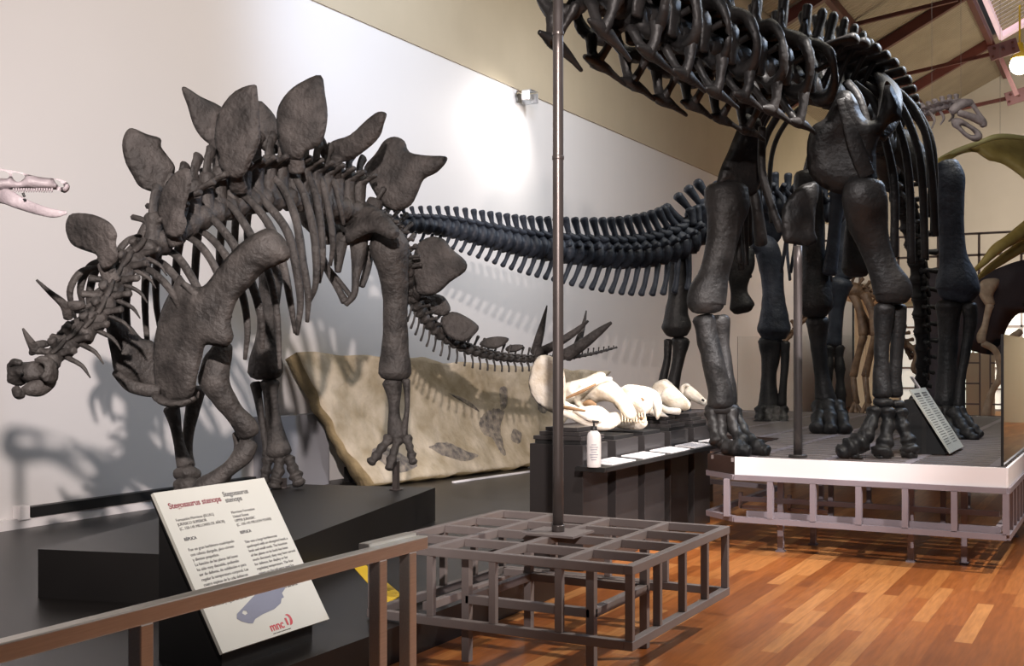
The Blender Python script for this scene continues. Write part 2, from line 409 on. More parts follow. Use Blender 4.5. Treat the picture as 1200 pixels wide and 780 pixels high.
def rods(name, label, pts, Y, wdt, m):
    a = PY(*pts[0], Y); t = obj(name, (lambda b: (bar(b, a, PY(*pts[1], Y), wdt), b)[1])(NB()), m, smooth=False, label=label, cat='tie rod', kind='structure', group='roof tie rods'); return t
rods('tie_rod', 'upper thin red tie rod under the roof', [(940, 44), (1122, -1)], 28, .09, M_REDSTEEL)
rods('tie_rod', 'thin red tie rod running to the bolted plate under the skylight', [(1040, 92), (1168, 62)], 33, .09, M_REDSTEEL)
rods('tie_rod', 'lowest thin red tie rod above the hanging white skeleton', [(1096, 134), (1186, 114)], 37, .1, M_REDSTEEL)
rods('tie_rod', 'pinkish rod joining the two bolted plates', [(1170, 62), (1192, 112)], 35, .12, M_PINKSTEEL)
for (px, py, Y, lb) in ((1176, 58, 32.8, 'pink bolted steel plate under the skylight corner'), (1194, 112, 36.8, 'pink bolted steel plate below the bright lamp')):
    t = thing('gusset_plate', lb, 'steel plate', PY(px, py, Y), group='roof joint plates', kind='structure')
    bm = NB(); c = PY(px, py, Y); obox(bm, c, V((.95, .1, .25)).normalized(), V((0, 1, 0)), V((-.25, 0, .95)), (.36, .04, .2), .01); obj('plate', bm, M_PINKSTEEL, t, smooth=False)
    bm = NB()
    for a, b in ((-.25, -.1), (-.22, .1), (.0, 0), (.22, .1), (.25, -.08)): sweep(bm, [c + V((a, -.07, b + a * .25)), c + V((a, -.03, b + a * .25))], .04, seg=8, rough=0)
    obj('bolt', bm, M_REDSTEEL, t)
c = PY(1195, 76, 34); t = thing('hanging_lamp', 'bright round lamp hanging under the roof at right', 'lamp', c)
bm = NB(); bmesh.ops.create_uvsphere(bm, u_segments=16, v_segments=10, radius=.26); bmesh.ops.translate(bm, verts=bm.verts, vec=c); obj('bulb', bm, emis('lamp_glow', (1, .90, .70), 14), t)
bm = NB(); sweep(bm, [c + V((0, 0, .18)), c + V((0, 0, .35)), c + V((0, 0, .6))], [.24, .12, .08], seg=12, rough=0, round_=False); bar(bm, c + V((0, 0, .5)), (c.x, c.y, rz(c.x)), .05); obj('lamp_stem', bm, M_YELLOW, t)
bm = NB(); sweep(bm, [V((-7.2, -1, 8.8)), V((-7.2, 15, 8.8)), V((-7.2, 39.5, 8.8))], .3, seg=24, rough=0, n=20)
obj('air_duct', bm, M_BEIGE, None, 'long beige round duct along the top of the side wall', cat='duct', kind='structure')
# spotlight on the wall top
c = V((-7.98, PX(617, 114, -8.0).y, PX(617, 114, -8.0).z))
t = thing('wall_spotlight', 'small clear spotlight on the top edge of the white wall', 'spotlight', c + V((-.14, 0, 0)))
bm = NB(); box(bm, c + V((-.14, -.12, -.09)), c + V((.12, .12, .09)), .015); obj('housing', bm, M_ACRYL, t, smooth=False)
bm = NB(); box(bm, c + V((-.02, -.16, -.07)), c + V((.10, -.12, .07)), .01); box(bm, c + V((-.02, .12, -.07)), c + V((.10, .16, .07)), .01); obj('end_cap', bm, M_WHITE, t, smooth=False)
bm = NB(); box(bm, c + V((-.06, -.10, -.03)), c + V((.06, .10, .03)), .005); obj('reflector', bm, M_STEEL, t, smooth=False)
light('wall_spot_light', 'SPOT', c + V((.75, -.1, -.12)), (-8.15, c.y - .65, c.z - .95), 120, (1, .93, .86), .08, 130, 1.0)
# light channel at the foot of the wall
t = thing('wall_channel', 'pale and black channel along the foot of the white wall', 'wall channel', (-8.1, 9.4, .19), kind='structure')
bm = NB(); box(bm, (-8.15, 5.0, .19), (-8.08, 9.3, .275)); obj('skirting', bm, M_WHITE, t, smooth=False)
bm = NB(); box(bm, (-8.15, 6.52, .275), (-8.06, 9.3, .36)); obj('channel', bm, M_BLACK, t, smooth=False)
bm = NB(); box(bm, (-8.15, 6.40, .26), (-8.05, 6.50, .38), .01); obj('end_cap', bm, M_WHITE, t, smooth=False)

# ------------------------------------------------------------------ stage and plinth
bm = NB(); prism(bm, [(-8.14, -1), (-3.41, -1), (-3.41, 7.0), (-4.15, 7.0), (-4.15, 12.4), (-8.14, 16.5)], 0, .19)
obj('stage', bm, M_STAGE, None, 'low dark stage along the white wall under the plated skeleton', cat='stage', smooth=False, kind='structure')
A_, B_, C_, D_ = (-5.67, 4.63), (-4.38, 4.99), (-5.33, 8.46), (-6.62, 8.09)
bm = NB(); prism(bm, [A_, B_, C_, D_], .19, .476); obj('plinth', bm, M_PLINTH, None, 'black rectangular plinth carrying the plated skeleton', cat='plinth', smooth=False, origin=(-5.5, 6.5, .19))
bm = NB(); q = [P(408, 656, 7.98), P(424, 655, 7.95), P(471, 697, 6.84), P(452, 708, 6.6)]
prism(bm, [(v.x, v.y) for v in q], .190, .194); obj('floor_tape', bm, M_YELLOW, None, 'yellow floor tape strip on the dark stage behind the steel rail', cat='floor tape', smooth=False)

# ------------------------------------------------------------------ info sign
O = V((-3.5565, 3.8816, .29)); b = .5499; sw, sh = .7685, .8063
U = V((0, 1, 0)); W = V((-math.sin(b), 0, math.cos(b))); N = V((math.cos(b), 0, math.sin(b)))
sg = thing('information_sign', 'tilted cream information sign headed Stegosaurus stenops behind the steel rail', 'sign', (-3.75, 4.27, .19))
bm = NB(); obox(bm, O + U * sw / 2 + W * sh / 2 - N * .009, U, W, N, (sw / 2, sh / 2, .009)); SGP = obj('panel', bm, M_SIGN, sg, smooth=False)
bm = NB(); obox(bm, O + U * sw / 2 + W * sh / 2 - N * .022, U, W, N, (sw / 2 - .006, sh / 2 - .006, .0125)); obj('backing_board', bm, M_BLACK, sg, smooth=False)
bm = NB()
pr = [(O - N * .035 + W * .06), (O - N * .035 + W * .74)]
v = []
for y in (O.y + .06, O.y + sw - .06):
    for (x, z) in ((pr[0].x, .19), (pr[0].x, pr[0].z), (pr[1].x, pr[1].z), (pr[1].x - .03, pr[1].z), (pr[1].x - .03, .19)): v.append(bm.verts.new((x, y, z)))
for i in range(5): bm.faces.new((v[i], v[(i + 1) % 5], v[5 + (i + 1) % 5], v[5 + i]))
bm.faces.new(v[:5]); bm.faces.new(v[5:]); obj('support_box', bm, M_BLACK, sg, smooth=False)
def tx(body, size, x, y, m, name='lettering', bold=0., **k): return textmesh(body, size, O + U * x + W * y, U, W, N, m, SGP, name, bold, **k)
tx('Stegosaurus stenops', .042, .055, .715, M_RED, 'title', .0008)
tx('Stegosaurus\nstenops', .038, .425, .735, M_INK, 'title', .0004, spacing=.85)
tx('Formación Morrison (EE.UU.)\nJURÁSICO SUPERIOR\n(C. 150-145 MILLONES DE AÑOS)', .0205, .062, .648, M_INK, spacing=1.1)
tx('RÉPLICA', .021, .062, .548, M_INK, bold=.0006)
tx('Morrison Formation\nUnited States\nUPPER JURASSIC\n(C. 150-145 MILLION YEARS)', .0205, .428, .640, M_INK, spacing=1.1)
tx('REPLICA', .021, .428, .530, M_INK, bold=.0006)
tx('Fue un gran herbívoro cuadrúpedo\ncon cabeza alargada, pico córneo\ny dientes pequeños.\nLa función de las placas del lomo\nha sido muy discutida, pudiendo\nser de defensa, de exhibición o para\nregular la temperatura corporal. Las\ncuatro espinas de la cola debieron\nser espectaculares en la defensa.\nSu cerebro, de un tamaño muy\nreducido, le bastaba para buscar\nalimento y vigilar de cerca', .0215, .06, .495, M_INK, spacing=1.18)
tx('This was a large herbivorous\nquadruped with an elongated head, a\nbeak and small teeth. The function\nof the plates on its back has been\nmuch discussed, they may have served\nfor defence, for display or for\nregulating temperature. The four\nspines on the tail were used for\ndefence against attackers.\nIt had a very small brain but\nit was enough for an animal that\nfed on low plants and ferns.', .0205, .43, .478, M_INK, spacing=1.18)
tx('The name means\nroofed reptile, for\nits bony plates.', .0205, .570, .275, M_INK, spacing=1.18)
S2 = [(.30, .135), (.315, .115), (.345, .092), (.365, .085), (.385, .105), (.43, .118), (.50, .128), (.545, .150), (.56, .175), (.575, .178), (.575, .205), (.60, .225), (.605, .265), (.59, .300), (.595, .335), (.575, .338), (.57, .275), (.55, .262), (.52, .268), (.46, .250), (.40, .215), (.34, .178), (.31, .160)]
S2 = [(.168 + (x - .30) * 1.295, .09 + (y - .085) * .85) for x, y in S2]
hole = [(.168 + (x - .30) * 1.295, .09 + (y - .085) * .85) for x, y in [(.335, .155), (.345, .142), (.36, .146), (.36, .162), (.345, .168)]]
bm = NB(); slab_bm(bm, [S2, hole], O + V(N) * .0012, U, W, N, .001, .002, .02); obj('skull_silhouette', bm, M_SIL, SGP, smooth=False)
tx('mnc', .058, .345, .028, M_REDL, 'logo', .0012)
bm = NB(); ring = [(x - .088, y - .010) for x, y in [(.572, .040), (.590, .044), (.600, .062), (.596, .086), (.580, .097), (.566, .094), (.578, .088), (.584, .074), (.580, .058)]]
slab_bm(bm, [cr(ring, 3, True)], O + N * .0012, U, W, N, .001, .002, .01); box_c = O + U * .470 + W * .052
obox(bm, box_c + N * .0015, U, W, N, (.006, .018, .0005)); obj('logo_mark', bm, M_REDL, SGP, smooth=False)
tx('MUSEO NACIONAL DE CIENCIAS NATURALES', .0062, .350, .012, M_INK, 'logo')

# ------------------------------------------------------------------ steel barrier rail
rl = thing('barrier_rail', 'brushed steel barrier rail in front of the information sign', 'railing', (-2.47, 2.6, 0))
bm = NB(); bar(bm, (-2.47, .6, .875), (-2.47, 3.83, .875), .05, .05, bev=.004); obj('top_rail', bm, M_STEEL, rl, smooth=False)
def at_x(px, X): xc = (px - 600) / F; d = X / (xc * CT - ST); return d * (xc * ST + CT)
for px in (165, 443, 478):
    bm = NB(); y = at_x(px, -2.47); bar(bm, (-2.47, y, 0.008), (-2.47, y, .852), .05, .05, V((0, 1, 0)), .004); box(bm, (-2.55, y - .08, 0), (-2.39, y + .08, .008)); obj('post', bm, M_STEEL, rl, smooth=False)
bm = NB(); y = at_x(443, -2.47); bar(bm, (-2.52, y - .02, .885), (-2.52, y + .30, .885), .05, .05, bev=.004)
obj('return_rail', bm, M_STEEL, rl, smooth=False)

# ------------------------------------------------------------------ metal grid stand with the tall pole
gs = thing('grid_stand', 'square grey metal grid stand with tall pole on the wooden floor', 'stand', (-2.88, 5.85, 0))
x0, x1, y0, y1, zb, zt = -3.65, -2.105, 5.10, 6.60, .20, .607
bw = .045
def part_bars(name, lst, m=M_GREY, w_=bw, h_=None, up=UP, par=gs):
    bm = NB()
    for a, b in lst: bar(bm, a, b, w_, h_, up, .003)
    return obj(name, bm, m, par, smooth=False)
h2 = bw / 2
part_bars('top_frame', [((x0 + bw, y0 + h2, zt - h2), (x1 - bw, y0 + h2, zt - h2)), ((x0 + bw, y1 - h2, zt - h2), (x1 - bw, y1 - h2, zt - h2)), ((x0 + h2, y0, zt - h2), (x0 + h2, y1, zt - h2)), ((x1 - h2, y0, zt - h2), (x1 - h2, y1, zt - h2))])
part_bars('bottom_frame', [((x0 + bw, y0 + h2, zb + h2), (x1 - bw, y0 + h2, zb + h2)), ((x0 + bw, y1 - h2, zb + h2), (x1 - bw, y1 - h2, zb + h2)), ((x0 + h2, y0, zb + h2), (x0 + h2, y1, zb + h2)), ((x1 - h2, y0, zb + h2), (x1 - h2, y1, zb + h2))])
for k in range(1, 4):
    x = x0 + (x1 - x0) * k / 4; part_bars('cross_bar', [((x, y0 + bw, zt - h2), (x, y1 - bw, zt - h2))])
for k in range(1, 4):
    y = y0 + (y1 - y0) * k / 4; part_bars('cross_bar', [((x0 + bw, y, zt - h2 - .001), (x1 - bw, y, zt - h2 - .001))])
posts = set()
for k in range(5):
    f = k / 4
    for q in ((x0 + h2 + (x1 - x0 - bw) * f, y0 + h2), (x0 + h2 + (x1 - x0 - bw) * f, y1 - h2), (x0 + h2, y0 + h2 + (y1 - y0 - bw) * f), (x1 - h2, y0 + h2 + (y1 - y0 - bw) * f)): posts.add((round(q[0], 4), round(q[1], 4)))
for (x, y) in sorted(posts): part_bars('upright', [((x, y, zb + bw), (x, y, zt - bw))], M_GREY, .04, .034, V((0, 1, 0)))
ix0, ix1, iy0, iy1 = -3.10, -2.38, 5.235, 5.94
for x in (ix0, ix1):
    for y in (iy0, iy1): part_bars('leg', [((x, y, 0), (x, y, zt - bw))], M_GREY, .045, .045, V((0, 1, 0)))
part_bars('under_frame', [((ix0, iy0, .33), (ix1, iy0, .33)), ((ix0, iy1, .33), (ix1, iy1, .33)), ((ix0, iy0, .33), (ix0, iy1, .33)), ((ix1, iy0, .33), (ix1, iy1, .33))])
part_bars('under_frame', [((-3.4, 5.3, .245), (-3.4, 6.3, .245)), ((-3.4, 6.2, .29), (-2.4, 6.2, .29))])
pc = V((-2.868, 5.852, zt))
bm = NB(); obox(bm, pc + V((0, 0, .006)), V((1, 0, 0)), V((0, 1, 0)), UP, (.16, .14, .006)); obj('base_plate', bm, M_GREY, gs, smooth=False)
bm = NB(); sweep(bm, [pc + V((0, 0, .01)), pc + V((0, 0, 1.6)), V((pc.x, pc.y, 3.62))], [.031, .0305, .03], seg=20, rough=0, round_=False); sweep(bm, [pc + V((0, 0, .012)), pc + V((0, 0, .05))], .037, seg=20, rough=0, round_=False)
obj('pole', bm, M_POLE, gs)
bm = NB()
for z in (2.72, 3.42): sweep(bm, [V((pc.x, pc.y, z)), V((pc.x, pc.y, z + .02))], .034, seg=20, rough=0, round_=False)
obj('pole_collar', bm, M_POLE, gs)

# ------------------------------------------------------------------ sandstone slab
FLt, FLb, FRb, FRt = P(350, 411, 12.35), P(438, 567, 12.4), P(628, 543, 14.7), P(715, 436, 17.2)
FRt = FLt + (FRt - FLt)
sn = (FRb - FLb).cross(FLt - FLb).normalized()
if sn.x < 0: sn = -sn
sl = thing('fossil_slab', 'big tilted sandstone slab with dark fossil markings leaning to the white wall', 'rock slab', (FLb.x, FLb.y, .19))
bm = NB(); NU, NVv = 70, 34; Fg = []; Bg = []
for j in range(NVv + 1):
    fr, br = [], []
    for i in range(NU + 1):
        a, c = i / NU, j / NVv
        p = FLb.lerp(FRb, a).lerp(FLt.lerp(FRt, a), c)
        ed = min(a, 1 - a, c, 1 - c)
        if c == 1: p = p + UP * .05 * noise.noise(V((a * 14, 3, 0)))
        if a == 0 or a == 1: p = p + (FLt - FLb) * 0 + (FRb - FLb).normalized() * .05 * noise.noise(V((c * 9, a, 5)))
        if c == 0: p = p + UP * .03 * noise.noise(V((a * 11, 9, 0)))
        rel = .05 * noise.noise(p * 1.4) + .02 * noise.noise(p * 5) - .12 * math.sin(c * math.pi) 
        fr.append(bm.verts.new(p + sn * rel)); br.append(bm.verts.new(p - sn * .24))
    Fg.append(fr); Bg.append(br)
def grid_faces(G, ni, nj):
    for j in range(nj):
        for i in range(ni): bm.faces.new((G[j][i], G[j][i + 1], G[j + 1][i + 1], G[j + 1][i]))
grid_faces(Fg, NU, NVv); front_n = len(bm.faces); grid_faces(Bg, NU, NVv)
for i in range(NU):
    bm.faces.new((Fg[0][i], Fg[0][i + 1], Bg[0][i + 1], Bg[0][i])); bm.faces.new((Fg[-1][i], Fg[-1][i + 1], Bg[-1][i + 1], Bg[-1][i]))
for j in range(NVv):
    bm.faces.new((Fg[j][0], Fg[j + 1][0], Bg[j + 1][0], Bg[j][0])); bm.faces.new((Fg[j][-1], Fg[j + 1][-1], Bg[j + 1][-1], Bg[j][-1]))
bm.faces.ensure_lookup_table()
for k, f in enumerate(bm.faces): f.material_index = 0 if k < front_n else 1
obj('slab', bm, [M_ROCK, M_ROCKSIDE], sl)
def slab_pt(a, c, off=.0):
    p = FLb.lerp(FRb, a).lerp(FLt.lerp(FRt, a), c)
    return p + sn * (.05 * noise.noise(p * 1.4) + .02 * noise.noise(p * 5) - .12 * math.sin(c * math.pi) + off)
for poly in ([(.56, .52), (.60, .60), (.66, .58), (.67, .45), (.71, .30), (.76, .12), (.73, .14), (.66, .30), (.60, .36)], [(.60, .78), (.63, .80), (.66, .62), (.64, .58)], [(.78, .70), (.84, .64), (.86, .54), (.81, .58)], [(.34, .26), (.42, .30), (.52, .20), (.60, .14), (.52, .10), (.42, .16)], [(.08, .26), (.16, .28), (.26, .12), (.20, .06), (.12, .10)], [(.74, .40), (.80, .36), (.82, .24), (.76, .28)], [(.42, .74), (.50, .62), (.56, .56), (.50, .66)]):
    bm = NB(); ux = (FRb - FLb); ring = cr(poly, 4, True); ce = (sum(p[0] for p in ring) / len(ring), sum(p[1] for p in ring) / len(ring))
    loops = []
    for s, off in ((1, -.004), (.8, .008), (.5, .010), (.25, .008)):
        loops.append([bm.verts.new(slab_pt(ce[0] + (p[0] - ce[0]) * s * (1 + .12 * noise.noise(V((p[0] * 40, p[1] * 40, s)))), ce[1] + (p[1] - ce[1]) * s, off)) for p in ring])
    for a, b in zip(loops, loops[1:]):
        for i in range(len(ring)): bm.faces.new((a[i], a[(i + 1) % len(ring)], b[(i + 1) % len(ring)], b[i]))
    bm.faces.new(loops[-1]); obj('fossil_mark', bm, M_ROCKMARK, sl)
t = thing('slab_support', 'grey wedge support under the left end of the sandstone slab', 'support', (-7.75, 9.6, .19))
bm = NB(); box(bm, (-8.14, 9.35, .19), (-7.92, 10.35, .98)); obj('side_panel', bm, M_SUPPORT, t, smooth=False)
bm = NB(); box(bm, (-7.9, 10.6, .19), (-7.45, 12.6, .36)); obj('foot_block', bm, M_BLACK, t, smooth=False)
bm = NB(); bar(bm, (FLb.x + .45, FLb.y + .9, .20), (FRb.x + .2, FRb.y - .2, .20), .03, .02); obj('slab_light_line', bm, M_WHITE, t, smooth=False)  # white bar stands in for the line of light below the slab
#=====PART3
# ------------------------------------------------------------------ plated dinosaur skeleton
ST_ = thing('stegosaurus_skeleton', 'dark plated dinosaur skeleton with tail spikes standing on the black plinth', 'dinosaur skeleton', (-5.5, 6.5, .476))
HEAD = V((.263, -.964, 0)).normalized(); LEFT = V((.964, .263, 0)).normalized()
mS, mP = M_STEG, M_PLATE; REST[ST_.name] = .478
SP = [(60, 424, 6.2), (76, 410, 6.32), (90, 398, 6.42), (104, 388, 6.5), (117, 371, 6.62), (128, 349, 6.76), (142, 325, 6.92), (165, 300, 7.12), (195, 280, 7.36), (228, 259, 7.62), (262, 245, 7.92), (298, 236, 8.26), (334, 233, 8.6), (368, 237, 8.95), (400, 244, 9.3), (428, 252, 9.6)]
TAILP = [(428, 252, 9.6), (448, 262, 9.9), (466, 284, 10.2), (476, 314, 10.45), (483, 345, 10.7), (496, 371, 10.95), (518, 393, 11.2), (550, 410, 11.45), (590, 419, 11.75), (630, 421, 12.05), (665, 419, 12.3), (695, 414, 12.5), (722, 407, 12.7)]
fr, L = path_frames([P(*q) for q in SP], 26)
for i, (p, t) in enumerate(fr):
    f = i / 25; bm = NB()
    if i < 8:    # neck
        vertebra_bm(bm, p, t, UP, .050 + .003 * i, L / 26 * .92, (.05, .035, .016), .3, (.085 + .006 * i, .022), .3, .5)
        for s in (-1, 1):    # neck rib
            S = t.cross(UP).normalized() * s; a = p + S * .05 - UP * .01
            sweep(bm, [a, a + S * .09 - UP * .045, a + S * .13 - UP * .12 + t * .02], [.016, .012, .004], seg=6, n=3)
    else:        # back: tall arches and high side processes
        h = .17 + .13 * math.sin(min((i - 7) / 10, 1) * 1.57)
        vertebra_bm(bm, p, t, UP, .082 + .012 * f, L / 26 * .92, (0, 0, 0), 0, (0, 0), 0, 0)
        U2 = UP; S = t.cross(U2).normalized()
        sweep(bm, [p + U2 * .03, p + U2 * h * .5, p + U2 * h], [.07, .058, .062], [.05, .04, .055], S, 8, 3, .15, 20)
        sweep(bm, [p + U2 * h * .85, p + U2 * (h + .09), p + U2 * (h + .17) - t * -.05], [.055, .042, .046], [.024, .018, .028], S, 8, 3, .15, 20)
        for s in (-1, 1):
            sweep(bm, [p + U2 * h * .75, p + U2 * (h * .9) + S * s * .07, p + U2 * (h * 1.02) + S * s * .15], [.055, .036, .032], [.026, .018, .022], U2, 6, 3, .15, 20)
    obj('vertebra', bm, mS, ST_)
fr, L = path_frames([P(*q) for q in TAILP], 46, .25)
for i, (p, t) in enumerate(fr):
    f = i / 45; bm = NB(); r = .068 * (1 - f) + .014; U2 = (UP - t * UP.dot(t)).normalized()
    U2 = (U2 + RIGHT * .45 * max(0, 1 - f * 2.2)).normalized()
    vertebra_bm(bm, p, t, U2, r, L / 46 * .92, (.17 * (1 - f) ** .8 + .012, .022 * (1 - f) + .008, .010 * (1 - f) + .005), -.35, (.13 * (1 - f) ** 1.3, .016) if f < .75 else (0, 0), .3, .6 if f < .8 else 0)
    obj('tail_vertebra', bm, mS, ST_)
    if f < .8 and i > 1:
        bm = NB(); q = p - U2 * r * .9; e = q - U2 * (.17 * (1 - f) + .03) + t * .07 * (1 - f)
        sweep(bm, [q, q.lerp(e, .5) + t * .01, e], [.014, .010, .017 * (1 - f * .5)], None, None, 6, 3, .1, 20); obj('chevron', bm, mS, ST_)
# ribs: traced left ribs, mirrored across the body for the right side
RB = [  # px,py, depth offset from spine ; half width px
    ([(158, 311), (178, 318), (200, 340), (214, 372)], 7.0, 4.0), ([(170, 303), (192, 310), (214, 336), (228, 366)], 7.1, 4.4), ([(182, 291), (205, 298), (224, 324), (238, 352), (246, 378)], 7.2, 4.6),
    ([(206, 274), (228, 282), (247, 304), (262, 338), (270, 372)], 7.35, 4.2), ([(219, 262), (245, 277), (268, 305), (284, 345), (290, 384), (287, 421)], 7.5, 4.4),
    ([(229, 245), (252, 259), (279, 295), (297, 338), (306, 373), (307, 408)], 7.65, 5.0), ([(249, 227), (273, 244), (295, 277), (312, 312), (324, 363), (328, 432)], 7.85, 4.6),
    ([(262, 218), (291, 233), (318, 268), (332, 310), (340, 352), (346, 390)], 8.0, 4.6), ([(282, 206), (312, 238), (337, 272), (348, 318), (352, 355), (348, 392)], 8.2, 4.8),
    ([(300, 197), (327, 214), (346, 254), (355, 308), (361, 345), (360, 377)], 8.4, 4.6), ([(324, 190), (348, 211), (363, 250), (370, 293), (370, 332), (362, 355)], 8.65, 4.4),
    ([(338, 186), (361, 205), (374, 250), (378, 300), (374, 331)], 8.85, 4.2), ([(351, 186), (374, 205), (386, 250), (390, 284), (387, 311)], 9.0, 3.8), ([(366, 190), (390, 212), (398, 240), (403, 263)], 9.15, 3.2)]
for ri, (pts, d0, hw) in enumerate(RB):
    d0 += (.28 if ri < 5 else .08); hw *= .88
    n = len(pts); ws = []
    for i, (x, y) in enumerate(pts):
        f = i / (n - 1); ws.append(P(x, y, d0 - .22 * math.sin(f * 2.2) + .10 * f))
    mid = ws[0] - LEFT * .15
    for s in (0, 1):
        q = ws if not s else [v - LEFT * ((v - mid).dot(LEFT) * 1.5 + .03) for v in ws]
        ra = [hw * d0 / F * (.75 + .5 * math.sin(min(1, i / (n - 1) * 1.25) * 2.6)) * (1 if i < n - 1 else .6) for i in range(n)]
        bm = NB(); sweep(bm, q, ra, [r * .55 for r in ra], VIEW, 8, 6, .08, 10); obj('rib', bm, mS, ST_)
# plates
for px, d, th, yaw, pit in (
    ([(78, 258), (85, 250), (108, 251), (128, 260), (137, 273), (136, 285), (138, 303), (122, 318), (115, 305), (112, 298), (95, 292), (83, 285), (77, 270)], 6.75, .045, -25, 10),
    ([(155, 150), (172, 157), (188, 162), (189, 172), (197, 183), (205, 195), (203, 207), (196, 213), (190, 226), (176, 224), (163, 218), (155, 205), (147, 190), (143, 170), (147, 155)], 7.45, .05, 30, 0),
    ([(222, 198), (224, 215), (218, 240), (216, 250), (219, 262), (212, 277), (196, 278), (190, 262), (185, 250), (187, 232), (196, 212), (210, 199)], 7.15, .05, -30, 0),
    ([(213, 105), (218, 102), (235, 113), (258, 124), (264, 135), (262, 170), (248, 170), (235, 160), (226, 145), (220, 125)], 8.15, .05, 35, 0),
    ([(298, 99), (302, 110), (305, 150), (305, 165), (297, 185), (285, 206), (268, 208), (258, 195), (252, 170), (252, 150), (258, 128), (275, 107)], 7.75, .065, -20, 0),
    ([(302, 118), (318, 130), (326, 145), (330, 170), (326, 180), (312, 178), (303, 170), (298, 150)], 8.75, .05, 30, 0),
    ([(376, 88), (381, 110), (384, 135), (380, 160), (372, 172), (358, 178), (353, 186), (333, 184), (327, 165), (324, 145), (326, 125), (338, 107), (355, 95)], 8.45, .07, -15, 0),
    ([(377, 158), (384, 170), (384, 184), (378, 186), (373, 172)], 9.1, .04, 30, 0),
    ([(453, 133), (450, 145), (445, 160), (430, 175), (408, 189), (390, 187), (380, 176), (390, 165), (410, 158), (430, 140), (443, 131)], 9.05, .06, -35, 10),
    ([(462, 160), (474, 165), (480, 178), (500, 182), (522, 183), (523, 190), (512, 202), (497, 210), (490, 225), (482, 240), (467, 247), (451, 243), (440, 228), (429, 207), (427, 195), (440, 180), (450, 165)], 9.7, .08, -15, 0),
    ([(485, 297), (490, 285), (505, 277), (520, 280), (530, 292), (546, 306), (545, 318), (528, 330), (515, 342), (500, 347), (488, 342), (485, 325), (481, 310)], 10.5, .07, -10, 0),
    ([(486, 342), (515, 345), (524, 352), (528, 363), (520, 370), (503, 366), (490, 356)], 11.0, .05, 20, 0),
    ([(517, 372), (530, 365), (545, 370), (561, 382), (556, 392), (545, 400), (530, 397), (519, 387)], 11.05, .05, -5, -15),
    ([(562, 404), (568, 397), (582, 394), (596, 396), (592, 403), (578, 409)], 11.55, .04, 0, -20),
    ([(592, 409), (598, 404), (613, 404), (610, 410), (598, 413)], 11.85, .035, 0, -20),
    ([(66, 391), (80, 378), (98, 368), (111, 364), (109, 372), (98, 382), (80, 392), (68, 396)], 6.5, .04, -20, -20),
):
    plate(ST_, 'dermal_plate', px, d, mP, th, yaw, pit, relief=.014, rfreq=14)
# plate roots on the spine
for a, b, r in (((122, 308, 6.8), (132, 330, 6.8), 9), ((200, 270, 7.2), (206, 285, 7.25), 8), ((190, 222, 7.5), (186, 255, 7.5), 8), ((276, 200, 7.8), (280, 222, 7.95), 9), ((346, 180, 8.5), (348, 200, 8.55), 9), ((250, 165, 8.15), (258, 205, 7.95), 6), ((316, 176, 8.75), (318, 200, 8.5), 6), ((395, 184, 9.1), (392, 205, 9.2), 7), ((440, 235, 9.65), (436, 245, 9.65), 9), ((490, 340, 10.55), (486, 345, 10.7), 7), ((520, 385, 11.1), (516, 392, 11.2), 5)):
    bone(ST_, 'plate_root', [(*a, r), (*b, r * 1.2)], mP, .6, rough=.15)
bones(ST_, 'neck_spike', [[(43, 328, 6.3, 1.5), (58, 342, 6.32, 3.2), (75, 357, 6.35, 5.5), (80, 372, 6.4, 6)], [(76, 358, 6.36, 5), (90, 358, 6.38, 6), (98, 357, 6.4, 5)]], mP)
bones(ST_, 'neck_spike', [[(27, 385, 6.2, 1.5), (33, 396, 6.22, 4), (40, 408, 6.25, 6), (36, 414, 6.28, 3)], [(38, 406, 6.25, 5), (50, 403, 6.28, 5), (57, 403, 6.3, 3)]], mP)
# tail spikes
for q in ([(641, 358, 12.0, .8), (637, 375, 12.02, 3), (632, 395, 12.05, 5), (627, 413, 12.1, 6)], [(689, 376, 11.9, 1.5), (672, 390, 11.95, 4), (650, 404, 12.0, 5), (630, 414, 12.05, 6)], [(687, 364, 12.45, .8), (684, 380, 12.4, 2.5), (678, 400, 12.35, 4.5), (674, 414, 12.3, 5)], [(716, 378, 12.1, 2), (700, 390, 12.15, 5), (682, 404, 12.2, 6.5), (664, 416, 12.28, 8)]):
    bone(ST_, 'tail_spike', q, mP, .9, rough=.06)
# skull
SKL = plate(ST_, 'skull', [(13, 426), (18, 421), (26, 424), (38, 423), (46, 421), (53, 418), (61, 422), (64, 432), (63, 447), (58, 450), (53, 444), (45, 447), (36, 450), (30, 446), (25, 452), (15, 450), (14, 438)], 6.05, mS, .15, -18, 0, ew=.06, relief=.02, rfreq=16, step=.014, holes=[[(49, 429), (53, 427), (57, 430), (56, 435), (51, 436)]])
bones(SKL, 'nostril_shade', [[(25, 437, 5.955, 2.2), (26.5, 438, 5.96, 2)]], M_BLACK, .5)  # black dot painted for the shade of the nose opening
bones(SKL, 'skull_shade_core', [[(20, 434, 6.06, 5), (30, 436, 6.07, 8), (44, 433, 6.09, 8), (56, 432, 6.12, 9)]], M_BLACK, .5)  # black core gives the eye hole its shade
bone(SKL, 'snout_horn', [(12, 427, 6.0, 2.5), (16, 424, 6.0, 4), (24, 425, 6.0, 3.5)], mS, .9, rough=.15)
bone(SKL, 'brow_ridge', [(42, 422, 6.0, 2.5), (50, 420, 6.0, 3.5), (60, 424, 6.03, 4)], mS, .9, rough=.15)
bone(SKL, 'lower_jaw', [(27, 457, 6.0, 4.5), (34, 456, 6.01, 8), (46, 453, 6.05, 11), (57, 447, 6.1, 9), (61, 440, 6.13, 5)], mS, .9, rough=.12)
